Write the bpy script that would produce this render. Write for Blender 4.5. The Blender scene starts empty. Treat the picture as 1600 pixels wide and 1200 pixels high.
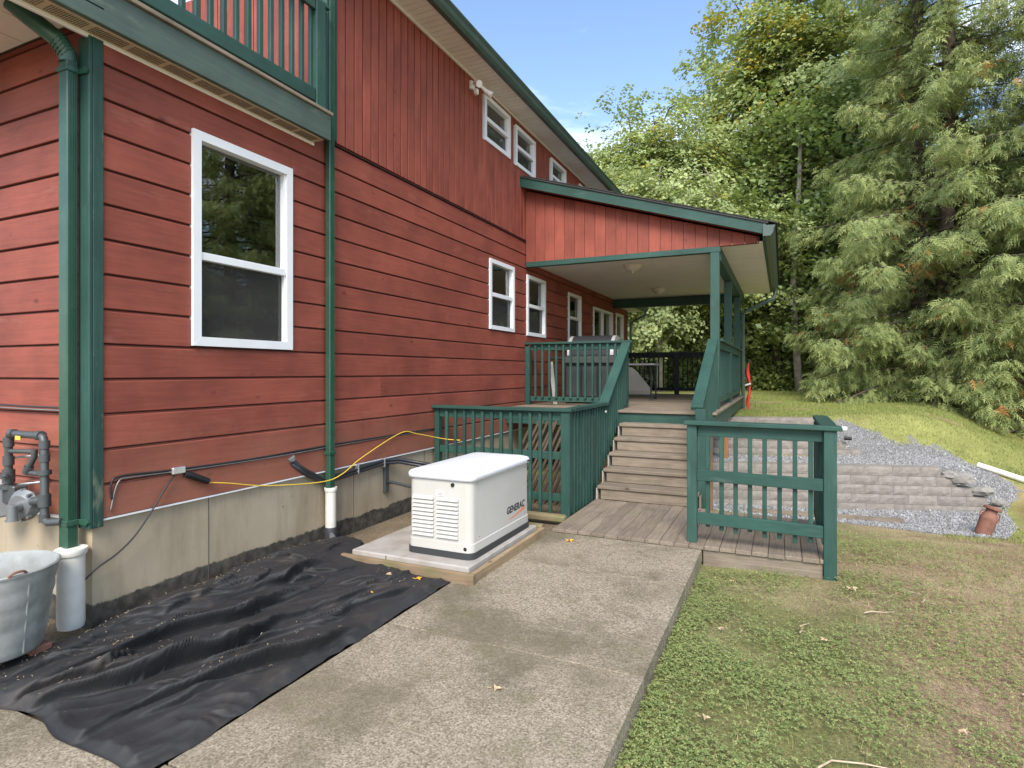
import bpy, bmesh, math, random
import numpy as np
from mathutils import Vector, Matrix
R = math.radians
random.seed(7); RNG = np.random.default_rng(11)
scene = bpy.context.scene
COL = scene.collection

# ------------------------------------------------------------------ camera, sky, sun, exposure
YAW = math.atan2(422, 920)
cam_data = bpy.data.cameras.new('camera')
cam_data.sensor_width = 36.0
cam_data.lens = 36.0 * 920 / 1600
cam_data.shift_y = -19.0 / 1600
cam_data.clip_start = 0.05
cam_data.clip_end = 2000
cam = bpy.data.objects.new('camera', cam_data)
COL.objects.link(cam)
cam.location = (4.1, 0, 1.65)
cam.rotation_euler = (R(90), 0, YAW)
scene.camera = cam

SUN_EL, SUN_AZ = R(44), R(164)        # azimuth measured from +Y clockwise (towards +X)
world = bpy.data.worlds.new('World')
scene.world = world
world.use_nodes = True
wn, wl = world.node_tree.nodes, world.node_tree.links
wn.clear()
w_out = wn.new('ShaderNodeOutputWorld')
w_bg = wn.new('ShaderNodeBackground')
w_sky = wn.new('ShaderNodeTexSky')
w_sky.sky_type = 'NISHITA'
w_sky.sun_disc = False
w_sky.sun_elevation = SUN_EL
w_sky.sun_rotation = SUN_AZ
w_sky.air_density = 1.0
w_sky.dust_density = 0.6
w_sky.ozone_density = 1.3
w_co = wn.new('ShaderNodeTexCoord')
w_map = wn.new('ShaderNodeMapping')
w_map.inputs['Scale'].default_value = (1.0, 1.0, 2.6)
w_map.inputs['Location'].default_value = (0.35, 0.9, 0.2)
w_n = wn.new('ShaderNodeTexNoise')
w_n.inputs['Scale'].default_value = 1.7
w_n.inputs['Detail'].default_value = 7
w_n.inputs['Roughness'].default_value = 0.55
w_n.inputs['Distortion'].default_value = 0.3
w_r = wn.new('ShaderNodeValToRGB')
w_r.color_ramp.elements[0].position = 0.48
w_r.color_ramp.elements[1].position = 0.74
w_mix = wn.new('ShaderNodeMixRGB')
w_mix.inputs['Color2'].default_value = (8.2, 8.5, 9.0, 1)
wl.new(w_co.outputs['Generated'], w_map.inputs['Vector'])
wl.new(w_map.outputs['Vector'], w_n.inputs['Vector'])
wl.new(w_n.outputs['Fac'], w_r.inputs['Fac'])
wl.new(w_r.outputs['Color'], w_mix.inputs['Fac'])
wl.new(w_sky.outputs['Color'], w_mix.inputs['Color1'])
wl.new(w_mix.outputs['Color'], w_bg.inputs['Color'])
w_bg.inputs['Strength'].default_value = 0.114
wl.new(w_bg.outputs['Background'], w_out.inputs['Surface'])

sun_data = bpy.data.lights.new('sun', 'SUN')
sun_data.energy = 1.8
sun_data.angle = R(28)
sun_data.color = (1.0, 0.95, 0.88)
sun = bpy.data.objects.new('sun', sun_data)
COL.objects.link(sun)
_sd = Vector((math.sin(SUN_AZ) * math.cos(SUN_EL), math.cos(SUN_AZ) * math.cos(SUN_EL), math.sin(SUN_EL)))
sun.rotation_euler = _sd.to_track_quat('Z', 'Y').to_euler()
sun.location = (6, -6, 14)

scene.view_settings.view_transform = 'Standard'
scene.view_settings.look = 'None'
scene.view_settings.gamma = 1.0
scene.view_settings.use_curve_mapping = False
scene.view_settings.exposure = 1.48

# ------------------------------------------------------------------ helpers
ORG = {}
def thing(name, label, cat, loc=(0, 0, 0), group=None):
    o = bpy.data.objects.new(name, None)
    o.empty_display_size = 0.1
    COL.objects.link(o)
    o.location = loc
    ORG[o] = Vector(loc)
    o['label'] = label
    o['category'] = cat
    if group: o['group'] = group
    return o
def tag(o, label=None, cat=None, group=None, kind=None):
    if label: o['label'] = label
    if cat: o['category'] = cat
    if group: o['group'] = group
    if kind: o['kind'] = kind
    return o
def link(name, me, mat, parent=None, loc=(0, 0, 0)):
    o = bpy.data.objects.new(name, me)
    COL.objects.link(o)
    if mat is not None and len(me.materials) == 0: me.materials.append(mat)
    if parent is not None:
        o.parent = parent
        ORG[o] = ORG[parent] + Vector(loc)
    else:
        ORG[o] = Vector(loc)
    o.location = loc
    return o
class MB:
    def __init__(s): s.v = []; s.f = []
    def add(s, vs, fs):
        b = len(s.v); s.v += [tuple(v) for v in vs]; s.f += [tuple(b + i for i in f) for f in fs]; return s
    def box(s, x0, x1, y0, y1, z0, z1):
        return s.add([(x0,y0,z0),(x1,y0,z0),(x1,y1,z0),(x0,y1,z0),(x0,y0,z1),(x1,y0,z1),(x1,y1,z1),(x0,y1,z1)],
                     [(0,3,2,1),(4,5,6,7),(0,1,5,4),(1,2,6,5),(2,3,7,6),(3,0,4,7)])
    def cbox(s, x0, x1, y0, y1, z0, z1, c=0.004):
        m = ((x0+x1)/2, (y0+y1)/2, (z0+z1)/2); h = (abs(x1-x0)/2, abs(y1-y0)/2, abs(z1-z0)/2)
        c = min(c, min(h)*0.6)
        ids = {}; vs = []
        for sx in (-1,1):
            for sy in (-1,1):
                for sz in (-1,1):
                    for a in range(3):
                        p = [sx*(h[0]-c), sy*(h[1]-c), sz*(h[2]-c)]
                        p[a] = (sx,sy,sz)[a]*h[a]
                        ids[(sx,sy,sz,a)] = len(vs); vs.append((m[0]+p[0], m[1]+p[1], m[2]+p[2]))
        fs = []
        for a in range(3):
            b, d = [(1,2),(0,2),(0,1)][a]
            for sg in (-1,1):
                q = []
                for (p1,p2) in ((-1,-1),(1,-1),(1,1),(-1,1)):
                    k = [0,0,0]; k[a] = sg; k[b] = p1; k[d] = p2
                    q.append(ids[(k[0],k[1],k[2],a)])
                fs.append(q)
        for a in range(3):
            b, d = [(1,2),(0,2),(0,1)][a]
            for s1 in (-1,1):
                for s2 in (-1,1):
                    k1 = [0,0,0]; k1[b] = s1; k1[d] = s2; k2 = list(k1); k1[a] = -1; k2[a] = 1
                    fs.append([ids[(*k1,b)], ids[(*k2,b)], ids[(*k2,d)], ids[(*k1,d)]])
        for sx in (-1,1):
            for sy in (-1,1):
                for sz in (-1,1):
                    fs.append([ids[(sx,sy,sz,0)], ids[(sx,sy,sz,1)], ids[(sx,sy,sz,2)]])
        return s.add(vs, fs)
    def prism(s, prof, a0, a1, axis):
        # prof: closed 2-D polygon; axis 'x': (y,z), 'y': (x,z), 'z': (x,y)
        n = len(prof); vs = []
        for a in (a0, a1):
            for (p, q) in prof:
                vs.append({'x': (a,p,q), 'y': (p,a,q), 'z': (p,q,a)}[axis])
        fs = [tuple(range(n)), tuple(range(2*n-1, n-1, -1))]
        fs += [(i, (i+1) % n, n+(i+1) % n, n+i) for i in range(n)]
        return s.add(vs, fs)
    def loops(s, rings, cap0=True, cap1=True):
        n = len(rings[0]); vs = [p for r in rings for p in r]; fs = []
        for k in range(len(rings)-1):
            for i in range(n):
                j = (i+1) % n
                fs.append((k*n+i, k*n+j, (k+1)*n+j, (k+1)*n+i))
        if cap0: fs.append(tuple(range(n-1, -1, -1)))
        if cap1: fs.append(tuple((len(rings)-1)*n+i for i in range(n)))
        return s.add(vs, fs)
    def tube(s, pts, r, n=8, caps=True):
        pts = [Vector(p) for p in pts]
        rs = r if isinstance(r, (list, tuple)) else [r]*len(pts)
        rings = []; up = None
        for i, p in enumerate(pts):
            d = (pts[min(i+1, len(pts)-1)] - pts[max(i-1, 0)])
            if d.length < 1e-9: d = Vector((0,0,1))
            d.normalize()
            if up is None:
                up = Vector((0,0,1)) if abs(d.z) < 0.9 else Vector((1,0,0))
            a = d.cross(up)
            if a.length < 1e-6: a = d.cross(Vector((0.3,1,0.2)))
            a.normalize(); b = a.cross(d).normalized(); up = b
            rings.append([tuple(p + (a*math.cos(2*math.pi*k/n) + b*math.sin(2*math.pi*k/n))*rs[i]) for k in range(n)])
        return s.loops(rings, caps, caps)
    def lathe(s, c, prof, n=16, cap0=True, cap1=True):
        return s.loops([[(c[0]+r*math.cos(2*math.pi*k/n), c[1]+r*math.sin(2*math.pi*k/n), c[2]+z) for k in range(n)] for r, z in prof], cap0, cap1)
    def beam(s, p0, p1, w, h, side=(1,0,0), c=0):
        # rectangular bar between two points; w along `side`, h perpendicular
        p0, p1 = Vector(p0), Vector(p1); d = (p1-p0).normalized(); sv = Vector(side)
        sv = (sv - d*sv.dot(d)).normalized(); uv = d.cross(sv).normalized()
        vs = []
        for p in (p0, p1):
            for a, b in ((-1,-1),(1,-1),(1,1),(-1,1)): vs.append(tuple(p + sv*a*w/2 + uv*b*h/2))
        return s.add(vs, [(0,1,2,3),(7,6,5,4),(0,4,5,1),(1,5,6,2),(2,6,7,3),(3,7,4,0)])
    def mesh(s, off=(0,0,0), smooth=False):
        me = bpy.data.meshes.new('m')
        ox, oy, oz = off
        me.from_pydata([(x-ox, y-oy, z-oz) for x, y, z in s.v], [], s.f)
        bm = bmesh.new(); bm.from_mesh(me); bmesh.ops.recalc_face_normals(bm, faces=bm.faces); bm.to_mesh(me); bm.free()
        if smooth:
            me.polygons.foreach_set('use_smooth', [True]*len(me.polygons))
            if smooth != 'all':
                try: me.set_sharp_from_angle(angle=R(38))
                except Exception: pass
        me.update()
        return me
    def build(s, name, mat, parent=None, smooth=False, loc=None):
        if parent is not None:
            return link(name, s.mesh(ORG[parent], smooth), mat, parent)
        loc = Vector(loc) if loc is not None else Vector((0,0,0))
        return link(name, s.mesh(loc, smooth), mat, None, loc)
def np_mesh(name, V, F, mat, parent=None, col=None, loc=(0,0,0), smooth=False):
    V = np.asarray(V, dtype=np.float32).reshape(-1, 3); F = np.asarray(F, dtype=np.int32)
    k = F.shape[1]; me = bpy.data.meshes.new('m')
    me.vertices.add(len(V)); me.vertices.foreach_set('co', V.ravel())
    me.loops.add(F.size); me.loops.foreach_set('vertex_index', F.ravel())
    me.polygons.add(len(F)); me.polygons.foreach_set('loop_start', np.arange(0, F.size, k, dtype=np.int32))
    if smooth: me.polygons.foreach_set('use_smooth', np.ones(len(F), dtype=bool))
    if col is not None:
        a = me.color_attributes.new('tint', 'FLOAT_COLOR', 'POINT')
        c = np.ones((len(V), 4), dtype=np.float32); c[:, :col.shape[1]] = col
        a.data.foreach_set('color', c.ravel())
    me.update(calc_edges=True); me.validate()
    return link(name, me, mat, parent, loc)
def rrect(x0, x1, y0, y1, r, z, n=5):
    pts = []
    for cx, cy, a0 in ((x1-r, y0+r, -90), (x1-r, y1-r, 0), (x0+r, y1-r, 90), (x0+r, y0+r, 180)):
        for k in range(n+1):
            a = R(a0 + 90*k/n); pts.append((cx + r*math.cos(a), cy + r*math.sin(a), z))
    return pts
def sstep(t):
    t = np.clip(t, 0, 1); return t*t*(3-2*t)

# ------------------------------------------------------------------ materials
def new_mat(name):
    m = bpy.data.materials.new(name); m.use_nodes = True
    nt = m.node_tree; b = nt.nodes['Principled BSDF']
    return m, nt.nodes, nt.links, b
def coords(n, l, scale=(1,1,1), rand=True):
    tc = n.new('ShaderNodeTexCoord'); mp = n.new('ShaderNodeMapping'); mp.inputs['Scale'].default_value = scale
    if rand:
        oi = n.new('ShaderNodeObjectInfo'); mu = n.new('ShaderNodeMath'); mu.operation = 'MULTIPLY'; mu.inputs[1].default_value = 37.0
        ad = n.new('ShaderNodeVectorMath'); ad.operation = 'ADD'
        l.new(oi.outputs['Random'], mu.inputs[0]); l.new(tc.outputs['Object'], ad.inputs[0]); l.new(mu.outputs[0], ad.inputs[1])
        l.new(ad.outputs[0], mp.inputs['Vector'])
    else: l.new(tc.outputs['Object'], mp.inputs['Vector'])
    return mp.outputs['Vector']
def noise(n, l, vec, scale, detail=4, rough=0.55):
    t = n.new('ShaderNodeTexNoise'); t.inputs['Scale'].default_value = scale; t.inputs['Detail'].default_value = detail
    t.inputs['Roughness'].default_value = rough; l.new(vec, t.inputs['Vector']); return t.outputs['Fac']
def ramp(n, l, fac, stops):
    r = n.new('ShaderNodeValToRGB'); e = r.color_ramp.elements
    while len(e) < len(stops): e.new(0.5)
    for i, (p, c) in enumerate(stops):
        e[i].position = p; e[i].color = (c if isinstance(c, (tuple, list)) else (c,c,c))[:3] + (1,) if isinstance(c, tuple) else (c,c,c,1)
    l.new(fac, r.inputs['Fac']); return r.outputs['Color']
def mix(n, l, fac, a, b, mode='MIX'):
    m = n.new('ShaderNodeMixRGB'); m.blend_type = mode
    for i, s in ((0, fac), (1, a), (2, b)):
        if isinstance(s, (int, float)): m.inputs[i].default_value = s
        elif isinstance(s, tuple): m.inputs[i].default_value = s + (1,)
        else: l.new(s, m.inputs[i])
    return m.outputs[0]
def bump(n, l, b, h, strength=0.3, dist=0.01, prev=None):
    bp = n.new('ShaderNodeBump'); bp.inputs['Strength'].default_value = strength; bp.inputs['Distance'].default_value = dist
    l.new(h, bp.inputs['Height'])
    if prev is not None: l.new(prev, bp.inputs['Normal'])
    l.new(bp.outputs['Normal'], b.inputs['Normal']); return bp.outputs['Normal']
AX = {'x': (0.06, 1, 1), 'y': (1, 0.06, 1), 'z': (1, 1, 0.06)}
def painted_wood(name, col, axis, worn=(0.3,0.28,0.22), wear=0.12, var=0.12, rough=0.6, knots=True, gr=0.18, splash=None):
    m, n, l, b = new_mat(name)
    v = coords(n, l, AX[axis]); v1 = coords(n, l)
    grain = noise(n, l, v, 46, 5, 0.65)
    big = noise(n, l, v1, 1.6, 4)
    oi = n.new('ShaderNodeObjectInfo')
    val = ramp(n, l, oi.outputs['Random'], [(0.0, 1-var), (1.0, 1+var)])
    c = mix(n, l, 1.0, col, val, 'MULTIPLY')
    c = mix(n, l, 1.0, c, ramp(n, l, big, [(0.28, 0.70), (0.72, 1.20)]), 'MULTIPLY')
    c = mix(n, l, 1.0, c, ramp(n, l, grain, [(0.3, 1-gr), (0.7, 1+gr*0.5)]), 'MULTIPLY')
    med = noise(n, l, coords(n, l, tuple(0.25 if s < 1 else 1 for s in AX[axis])), 7, 5, 0.7)
    c = mix(n, l, ramp(n, l, med, [(0.60, 0.0), (0.80, wear*2.2)]), c, worn)
    if knots:
        vo = n.new('ShaderNodeTexVoronoi'); vo.inputs['Scale'].default_value = 2.7
        l.new(coords(n, l, tuple(0.8 if s < 1 else 1.3 for s in AX[axis])), vo.inputs['Vector'])
        c = mix(n, l, ramp(n, l, vo.outputs['Distance'], [(0.03, 0.75), (0.085, 0.0)]), c, tuple(x*0.35 for x in col))
    # pale scuffs and hairline scratches
    sc_ = noise(n, l, coords(n, l, (1, 1, 1)), 21, 3, 0.85)
    c = mix(n, l, ramp(n, l, sc_, [(0.70, 0.0), (0.76, wear*1.8)]), c, worn)
    if splash:
        sp = n.new('ShaderNodeSeparateXYZ'); tc = n.new('ShaderNodeTexCoord'); l.new(tc.outputs['Object'], sp.inputs[0])
        ad = n.new('ShaderNodeMath'); ad.operation = 'MULTIPLY_ADD'; ad.inputs[1].default_value = -1.1
        l.new(noise(n, l, coords(n, l, (1,1,1), False), 2.2, 6, 0.7), ad.inputs[0]); l.new(sp.outputs['Z'], ad.inputs[2])
        c = mix(n, l, ramp(n, l, ad.outputs[0], [(0.10, 0.42), (0.80, 0.0)]), c, splash)
    l.new(c, b.inputs['Base Color'])
    b.inputs['Roughness'].default_value = rough
    b.inputs['Specular IOR Level'].default_value = 0.3
    bump(n, l, b, grain, 0.35, 0.004)
    return m
def raw_wood(name, c1, c2, axis, green=0.0, rough=0.85):
    m, n, l, b = new_mat(name)
    v = coords(n, l, AX[axis]); v1 = coords(n, l)
    grain = noise(n, l, v, 55, 6, 0.7)
    c = ramp(n, l, grain, [(0.28, c2), (0.72, c1)])
    oi = n.new('ShaderNodeObjectInfo')
    c = mix(n, l, 1.0, c, ramp(n, l, oi.outputs['Random'], [(0.0, 0.82), (1.0, 1.14)]), 'MULTIPLY')
    c = mix(n, l, ramp(n, l, noise(n, l, v1, 3.0, 5), [(0.5, 0.0), (0.78, 0.55)]), c, tuple(x*0.55 for x in c2))
    if green: c = mix(n, l, ramp(n, l, noise(n, l, v1, 4.2, 5), [(0.52, 0.0), (0.72, green)]), c, (0.13, 0.15, 0.05))
    vo = n.new('ShaderNodeTexVoronoi'); vo.inputs['Scale'].default_value = 3.0
    l.new(coords(n, l, tuple(0.7 if s < 1 else 1.6 for s in AX[axis])), vo.inputs['Vector'])
    c = mix(n, l, ramp(n, l, vo.outputs['Distance'], [(0.04, 0.8), (0.09, 0.0)]), c, tuple(x*0.3 for x in c2))
    l.new(c, b.inputs['Base Color']); b.inputs['Roughness'].default_value = rough
    b.inputs['Specular IOR Level'].default_value = 0.2
    bump(n, l, b, grain, 0.5, 0.004)
    return m
def plain(name, col, rough=0.5, metal=0.0, spec=0.5, dirt=0.1, scale=6.0, dirtcol=None, bmp=0.0):
    m, n, l, b = new_mat(name)
    v = coords(n, l)
    nz = noise(n, l, v, scale, 6, 0.6)
    dc = dirtcol or tuple(x*0.5 for x in col)
    c = mix(n, l, ramp(n, l, nz, [(0.42, 0.0), (0.75, dirt*2)]), col, dc)
    l.new(c, b.inputs['Base Color'])
    b.inputs['Roughness'].default_value = rough; b.inputs['Metallic'].default_value = metal
    b.inputs['Specular IOR Level'].default_value = spec
    if bmp: bump(n, l, b, noise(n, l, v, scale*8, 4), bmp, 0.003)
    return m
RED = (0.268, 0.068, 0.044)
M = {}
for a in 'xyz':
    M['red_'+a] = painted_wood('red_siding_'+a, RED, a, worn=(0.40,0.17,0.12), wear=0.2, var=0.08, rough=0.62, splash=(0.33,0.165,0.10) if a in 'xy' else None)
    M['green_'+a] = painted_wood('green_paint_'+a, (0.030, 0.078, 0.061), a, worn=(0.12,0.16,0.13), wear=0.2, var=0.08, rough=0.5, knots=False)
    M['deck_'+a] = raw_wood('weathered_wood_'+a, (0.29,0.235,0.18), (0.155,0.12,0.088), a, green=0.25)
M['red_core'] = plain('red_groove', (0.045,0.012,0.009), 0.9)
M['beam_green'] = painted_wood('weathered_green_beam', (0.080, 0.112, 0.092), 'y', worn=(0.25,0.25,0.18), wear=0.3, rough=0.65, knots=False)
M['lumber'] = raw_wood('tan_lumber', (0.31,0.225,0.14), (0.19,0.13,0.08), 'x', green=0.6)
M['lumber_y'] = raw_wood('tan_lumber_y', (0.38,0.28,0.17), (0.25,0.17,0.10), 'y', green=0.5)
M['log'] = raw_wood('landscape_timber', (0.27,0.22,0.13), (0.15,0.12,0.06), 'x', green=0.6)
M['slat'] = raw_wood('dark_brown_slat', (0.11,0.08,0.055), (0.055,0.04,0.027), 'y')
M['orange_post'] = raw_wood('cedar_post', (0.40,0.20,0.09), (0.25,0.12,0.05), 'z')
M['white'] = plain('white_vinyl', (0.78,0.78,0.77), 0.4, dirt=0.06)
M['pipe_white'] = plain('white_drain_pipe', (0.70,0.67,0.60), 0.45, dirt=0.18, dirtcol=(0.35,0.30,0.22))
M['ds'] = plain('green_downspout', (0.020,0.072,0.043), 0.35, dirt=0.12, dirtcol=(0.10,0.16,0.12))
M['gutter'] = plain('dark_green_gutter', (0.05,0.085,0.068), 0.4, dirt=0.2, dirtcol=(0.12,0.13,0.11))
M['soffit'] = plain('cream_soffit', (0.80,0.76,0.69), 0.6, dirt=0.12, scale=2.5)
M['soffit_vent'] = plain('vented_soffit', (0.55,0.43,0.28), 0.6, dirt=0.2)
M['shingle'] = plain('dark_shingle', (0.05,0.05,0.048), 0.9, dirt=0.3, scale=14, bmp=0.5)
M['black'] = plain('black_plastic', (0.012,0.012,0.013), 0.5)
M['cable'] = plain('black_cable', (0.02,0.02,0.021), 0.5)
M['gas'] = plain('grey_gas_pipe', (0.085,0.09,0.088), 0.45, metal=0.3, dirt=0.2)
M['gas_light'] = plain('grey_cast_metal', (0.26,0.27,0.27), 0.4, metal=0.5, dirt=0.2)
M['grey_box'] = plain('grey_meter_box', (0.45,0.46,0.46), 0.5)
M['yellow'] = plain('yellow_cord', (0.75,0.50,0.06), 0.5)
M['foil'] = plain('silver_tape', (0.7,0.7,0.7), 0.25, metal=0.8)
M['gen'] = plain('off_white_enclosure', (0.50,0.48,0.435), 0.42, dirt=0.10, scale=3, dirtcol=(0.36,0.32,0.25))
M['gen_lid'] = plain('white_lid', (0.72,0.73,0.75), 0.35, dirt=0.03)
M['gen_base'] = plain('dark_grey_base', (0.035,0.036,0.038), 0.6)
M['letter_black'] = plain('black_print', (0.02,0.02,0.02), 0.5, dirt=0)
M['letter_orange'] = plain('orange_print', (0.75,0.17,0.05), 0.5, dirt=0)
M['padc'] = plain('precast_concrete', (0.36,0.33,0.295), 0.85, dirt=0.4, scale=5, dirtcol=(0.22,0.19,0.15), bmp=0.3)
M['rust'] = plain('rusty_iron', (0.23,0.10,0.065), 0.8, dirt=0.4, scale=9, dirtcol=(0.10,0.05,0.035), bmp=0.4)
M['rubble'] = plain('pale_stone', (0.27,0.25,0.22), 0.9, dirt=0.3, bmp=0.4)
M['char'] = plain('charcoal_metal', (0.035,0.036,0.04), 0.4, metal=0.2)
M['chrome'] = plain('bright_steel', (0.75,0.75,0.74), 0.3, metal=0.6)
M['table_grey'] = plain('grey_plastic_top', (0.40,0.38,0.36), 0.6)
M['chair_fab'] = plain('grey_fabric', (0.13,0.135,0.12), 0.9)
M['panel_beige'] = plain('beige_panel', (0.74,0.64,0.52), 0.6)
M['redcloth'] = plain('red_cloth', (0.62,0.035,0.03), 0.7, dirt=0.15)
M['lamp'] = plain('frosted_lamp_glass', (0.72,0.68,0.58), 0.35)
M['bark'] = plain('brown_bark', (0.10,0.075,0.055), 0.95, dirt=0.5, scale=7, dirtcol=(0.035,0.028,0.02), bmp=0.8)
M['bark_grey'] = plain('pale_grey_bark', (0.36,0.32,0.265), 0.95, dirt=0.4, scale=6, dirtcol=(0.09,0.075,0.055), bmp=0.8)
M['leaf_yellow'] = plain('yellow_fallen_leaf', (0.72,0.36,0.03), 0.7, dirt=0.2, scale=20)
M['leaf_tan'] = plain('tan_fallen_leaf', (0.50,0.36,0.22), 0.8, dirt=0.3, scale=20)
M['twig'] = plain('dry_twig', (0.50,0.39,0.27), 0.9, dirt=0.3)
M['interior'] = plain('dim_room', (0.11,0.09,0.065), 0.9)
M['interior_wood'] = plain('window_jamb', (0.36,0.22,0.10), 0.7)
M['blind'] = plain('cream_blind', (0.62,0.58,0.46), 0.7)

def glass_mat(name, tint, refl, mesh=0.0):
    m, n, l, b = new_mat(name); n.remove(b)
    out = [x for x in n if x.type == 'OUTPUT_MATERIAL'][0]
    tr = n.new('ShaderNodeBsdfTransparent'); tr.inputs['Color'].default_value = tint + (1,)
    gl = n.new('ShaderNodeBsdfGlossy'); gl.inputs['Roughness'].default_value = 0.015; gl.inputs['Color'].default_value = (0.9,0.92,0.9,1)
    fr = n.new('ShaderNodeFresnel'); fr.inputs['IOR'].default_value = refl
    ms = n.new('ShaderNodeMixShader')
    v = coords(n, l); bp = n.new('ShaderNodeBump'); bp.inputs['Strength'].default_value = 0.02; bp.inputs['Distance'].default_value = 0.01
    l.new(noise(n, l, v, 3, 2), bp.inputs['Height']); l.new(bp.outputs['Normal'], gl.inputs['Normal'])
    l.new(fr.outputs[0], ms.inputs[0]); l.new(tr.outputs[0], ms.inputs[1]); l.new(gl.outputs[0], ms.inputs[2]); l.new(ms.outputs[0], out.inputs['Surface'])
    if mesh:
        df = n.new('ShaderNodeBsdfDiffuse'); df.inputs['Color'].default_value = (0.20,0.19,0.18,1); m2 = n.new('ShaderNodeMixShader'); m2.inputs[0].default_value = mesh
        l.new(ms.outputs[0], m2.inputs[1]); l.new(df.outputs[0], m2.inputs[2]); l.new(m2.outputs[0], out.inputs['Surface'])
    return m
M['glass'] = glass_mat('window_glass', (0.88,0.90,0.82), 2.9)
M['screen'] = glass_mat('screened_glass', (0.42,0.42,0.40), 1.5, 0.16)

def concrete_wall():
    m, n, l, b = new_mat('foundation_concrete')
    v = coords(n, l, rand=False)
    c = ramp(n, l, noise(n, l, v, 1.3, 6), [(0.3, (0.34,0.27,0.18)), (0.7, (0.44,0.365,0.26))])
    c = mix(n, l, ramp(n, l, noise(n, l, coords(n, l, (1,1,0.18), False), 4.5, 5, 0.7), [(0.47, 0.0), (0.74, 0.65)]), c, (0.21,0.165,0.10))
    vo = n.new('ShaderNodeTexVoronoi'); vo.inputs['Scale'].default_value = 6.0; l.new(v, vo.inputs['Vector'])
    pit = ramp(n, l, vo.outputs['Distance'], [(0.03, 1.0), (0.075, 0.0)])
    pm = ramp(n, l, noise(n, l, v, 5, 2), [(0.5, 0.0), (0.56, 1.0)])
    c = mix(n, l, mix(n, l, 1.0, pit, pm, 'MULTIPLY'), c, (0.10,0.08,0.055))
    # tar coat along the foot of the wall, with a ragged brushed edge
    sp = n.new('ShaderNodeSeparateXYZ'); tc = n.new('ShaderNodeTexCoord'); l.new(tc.outputs['Object'], sp.inputs[0])
    ad = n.new('ShaderNodeMath'); ad.operation = 'MULTIPLY_ADD'; ad.inputs[1].default_value = -0.13
    l.new(noise(n, l, coords(n, l, (1.2,1.2,1.2), False), 3.0, 6, 0.7), ad.inputs[0]); l.new(sp.outputs['Z'], ad.inputs[2])
    c = mix(n, l, ramp(n, l, ad.outputs[0], [(0.050, 0.93), (0.062, 0.0)]), c, ramp(n, l, noise(n, l, v, 14, 5), [(0.4, (0.030,0.028,0.026)), (0.7, (0.10,0.088,0.07))]))
    l.new(c, b.inputs['Base Color']); b.inputs['Roughness'].default_value = 0.9; b.inputs['Specular IOR Level'].default_value = 0.2
    nb = bump(n, l, b, noise(n, l, v, 60, 4), 0.25, 0.004)
    bump(n, l, b, pit, -0.5, 0.006, nb)
    return m
M['found'] = concrete_wall()
def slab_mat():
    m, n, l, b = new_mat('exposed_aggregate_concrete')
    v = coords(n, l)
    fine = noise(n, l, v, 95, 3, 0.7)
    vo = n.new('ShaderNodeTexVoronoi'); vo.inputs['Scale'].default_value = 85; l.new(v, vo.inputs['Vector'])
    c = ramp(n, l, fine, [(0.36, (0.10,0.083,0.062)), (0.5, (0.34,0.295,0.235)), (0.64, (0.58,0.52,0.44))])
    sp = n.new('ShaderNodeSeparateXYZ'); l.new(vo.outputs['Color'], sp.inputs[0])
    c = mix(n, l, 0.45, c, ramp(n, l, sp.outputs['X'], [(0.0, (0.15,0.13,0.10)), (0.6, (0.35,0.31,0.25)), (1.0, (0.58,0.53,0.45))]))
    st = noise(n, l, v, 1.05, 8, 0.7)
    c = mix(n, l, 1.0, c, (0.80,0.755,0.68), 'MULTIPLY')
    c = mix(n, l, ramp(n, l, st, [(0.44, 0.0), (0.60, 0.68)]), c, (0.10,0.083,0.052))
    st2 = noise(n, l, v, 0.7, 4, 0.6)
    c = mix(n, l, ramp(n, l, st2, [(0.42, 0.0), (0.7, 0.35)]), c, (0.20,0.16,0.10))
    ms = noise(n, l, v, 2.6, 6, 0.7)
    c = mix(n, l, ramp(n, l, ms, [(0.54, 0.0), (0.70, 0.5)]), c, (0.12,0.115,0.04))
    l.new(c, b.inputs['Base Color']); b.inputs['Roughness'].default_value = 0.92; b.inputs['Specular IOR Level'].default_value = 0.2
    bump(n, l, b, mix(n, l, 0.5, fine, vo.outputs['Distance']), 0.6, 0.004)
    return m
M['slab'] = slab_mat()
def fabric_mat():
    m, n, l, b = new_mat('black_landscape_fabric')
    v = coords(n, l, rand=False)
    c = ramp(n, l, noise(n, l, v, 2.2, 6), [(0.3, (0.011,0.0103,0.0105)), (0.7, (0.026,0.0245,0.024))])
    d = noise(n, l, v, 2.0, 7, 0.75)
    c = mix(n, l, ramp(n, l, d, [(0.55, 0.0), (0.8, 0.55)]), c, (0.12,0.09,0.06))
    sp = noise(n, l, v, 75, 3, 0.8)
    c = mix(n, l, ramp(n, l, sp, [(0.69, 0.0), (0.75, 0.7)]), c, (0.28,0.23,0.17))
    l.new(c, b.inputs['Base Color']); b.inputs['Roughness'].default_value = 0.70; b.inputs['Specular IOR Level'].default_value = 0.5
    bump(n, l, b, noise(n, l, v, 14, 5, 0.6), 0.35, 0.012)
    return m
M['fabric'] = fabric_mat()
def galv():
    m, n, l, b = new_mat('galvanised_steel')
    v = coords(n, l)
    c = ramp(n, l, noise(n, l, v, 5, 6, 0.6), [(0.3, (0.24,0.245,0.225)), (0.7, (0.46,0.46,0.43))])
    c = mix(n, l, ramp(n, l, noise(n, l, coords(n, l, (1,1,0.3)), 7, 5), [(0.52, 0.0), (0.8, 0.6)]), c, (0.17,0.17,0.15))
    l.new(c, b.inputs['Base Color']); b.inputs['Roughness'].default_value = 0.6; b.inputs['Metallic'].default_value = 0.35
    return m
M['galv'] = galv()
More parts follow.
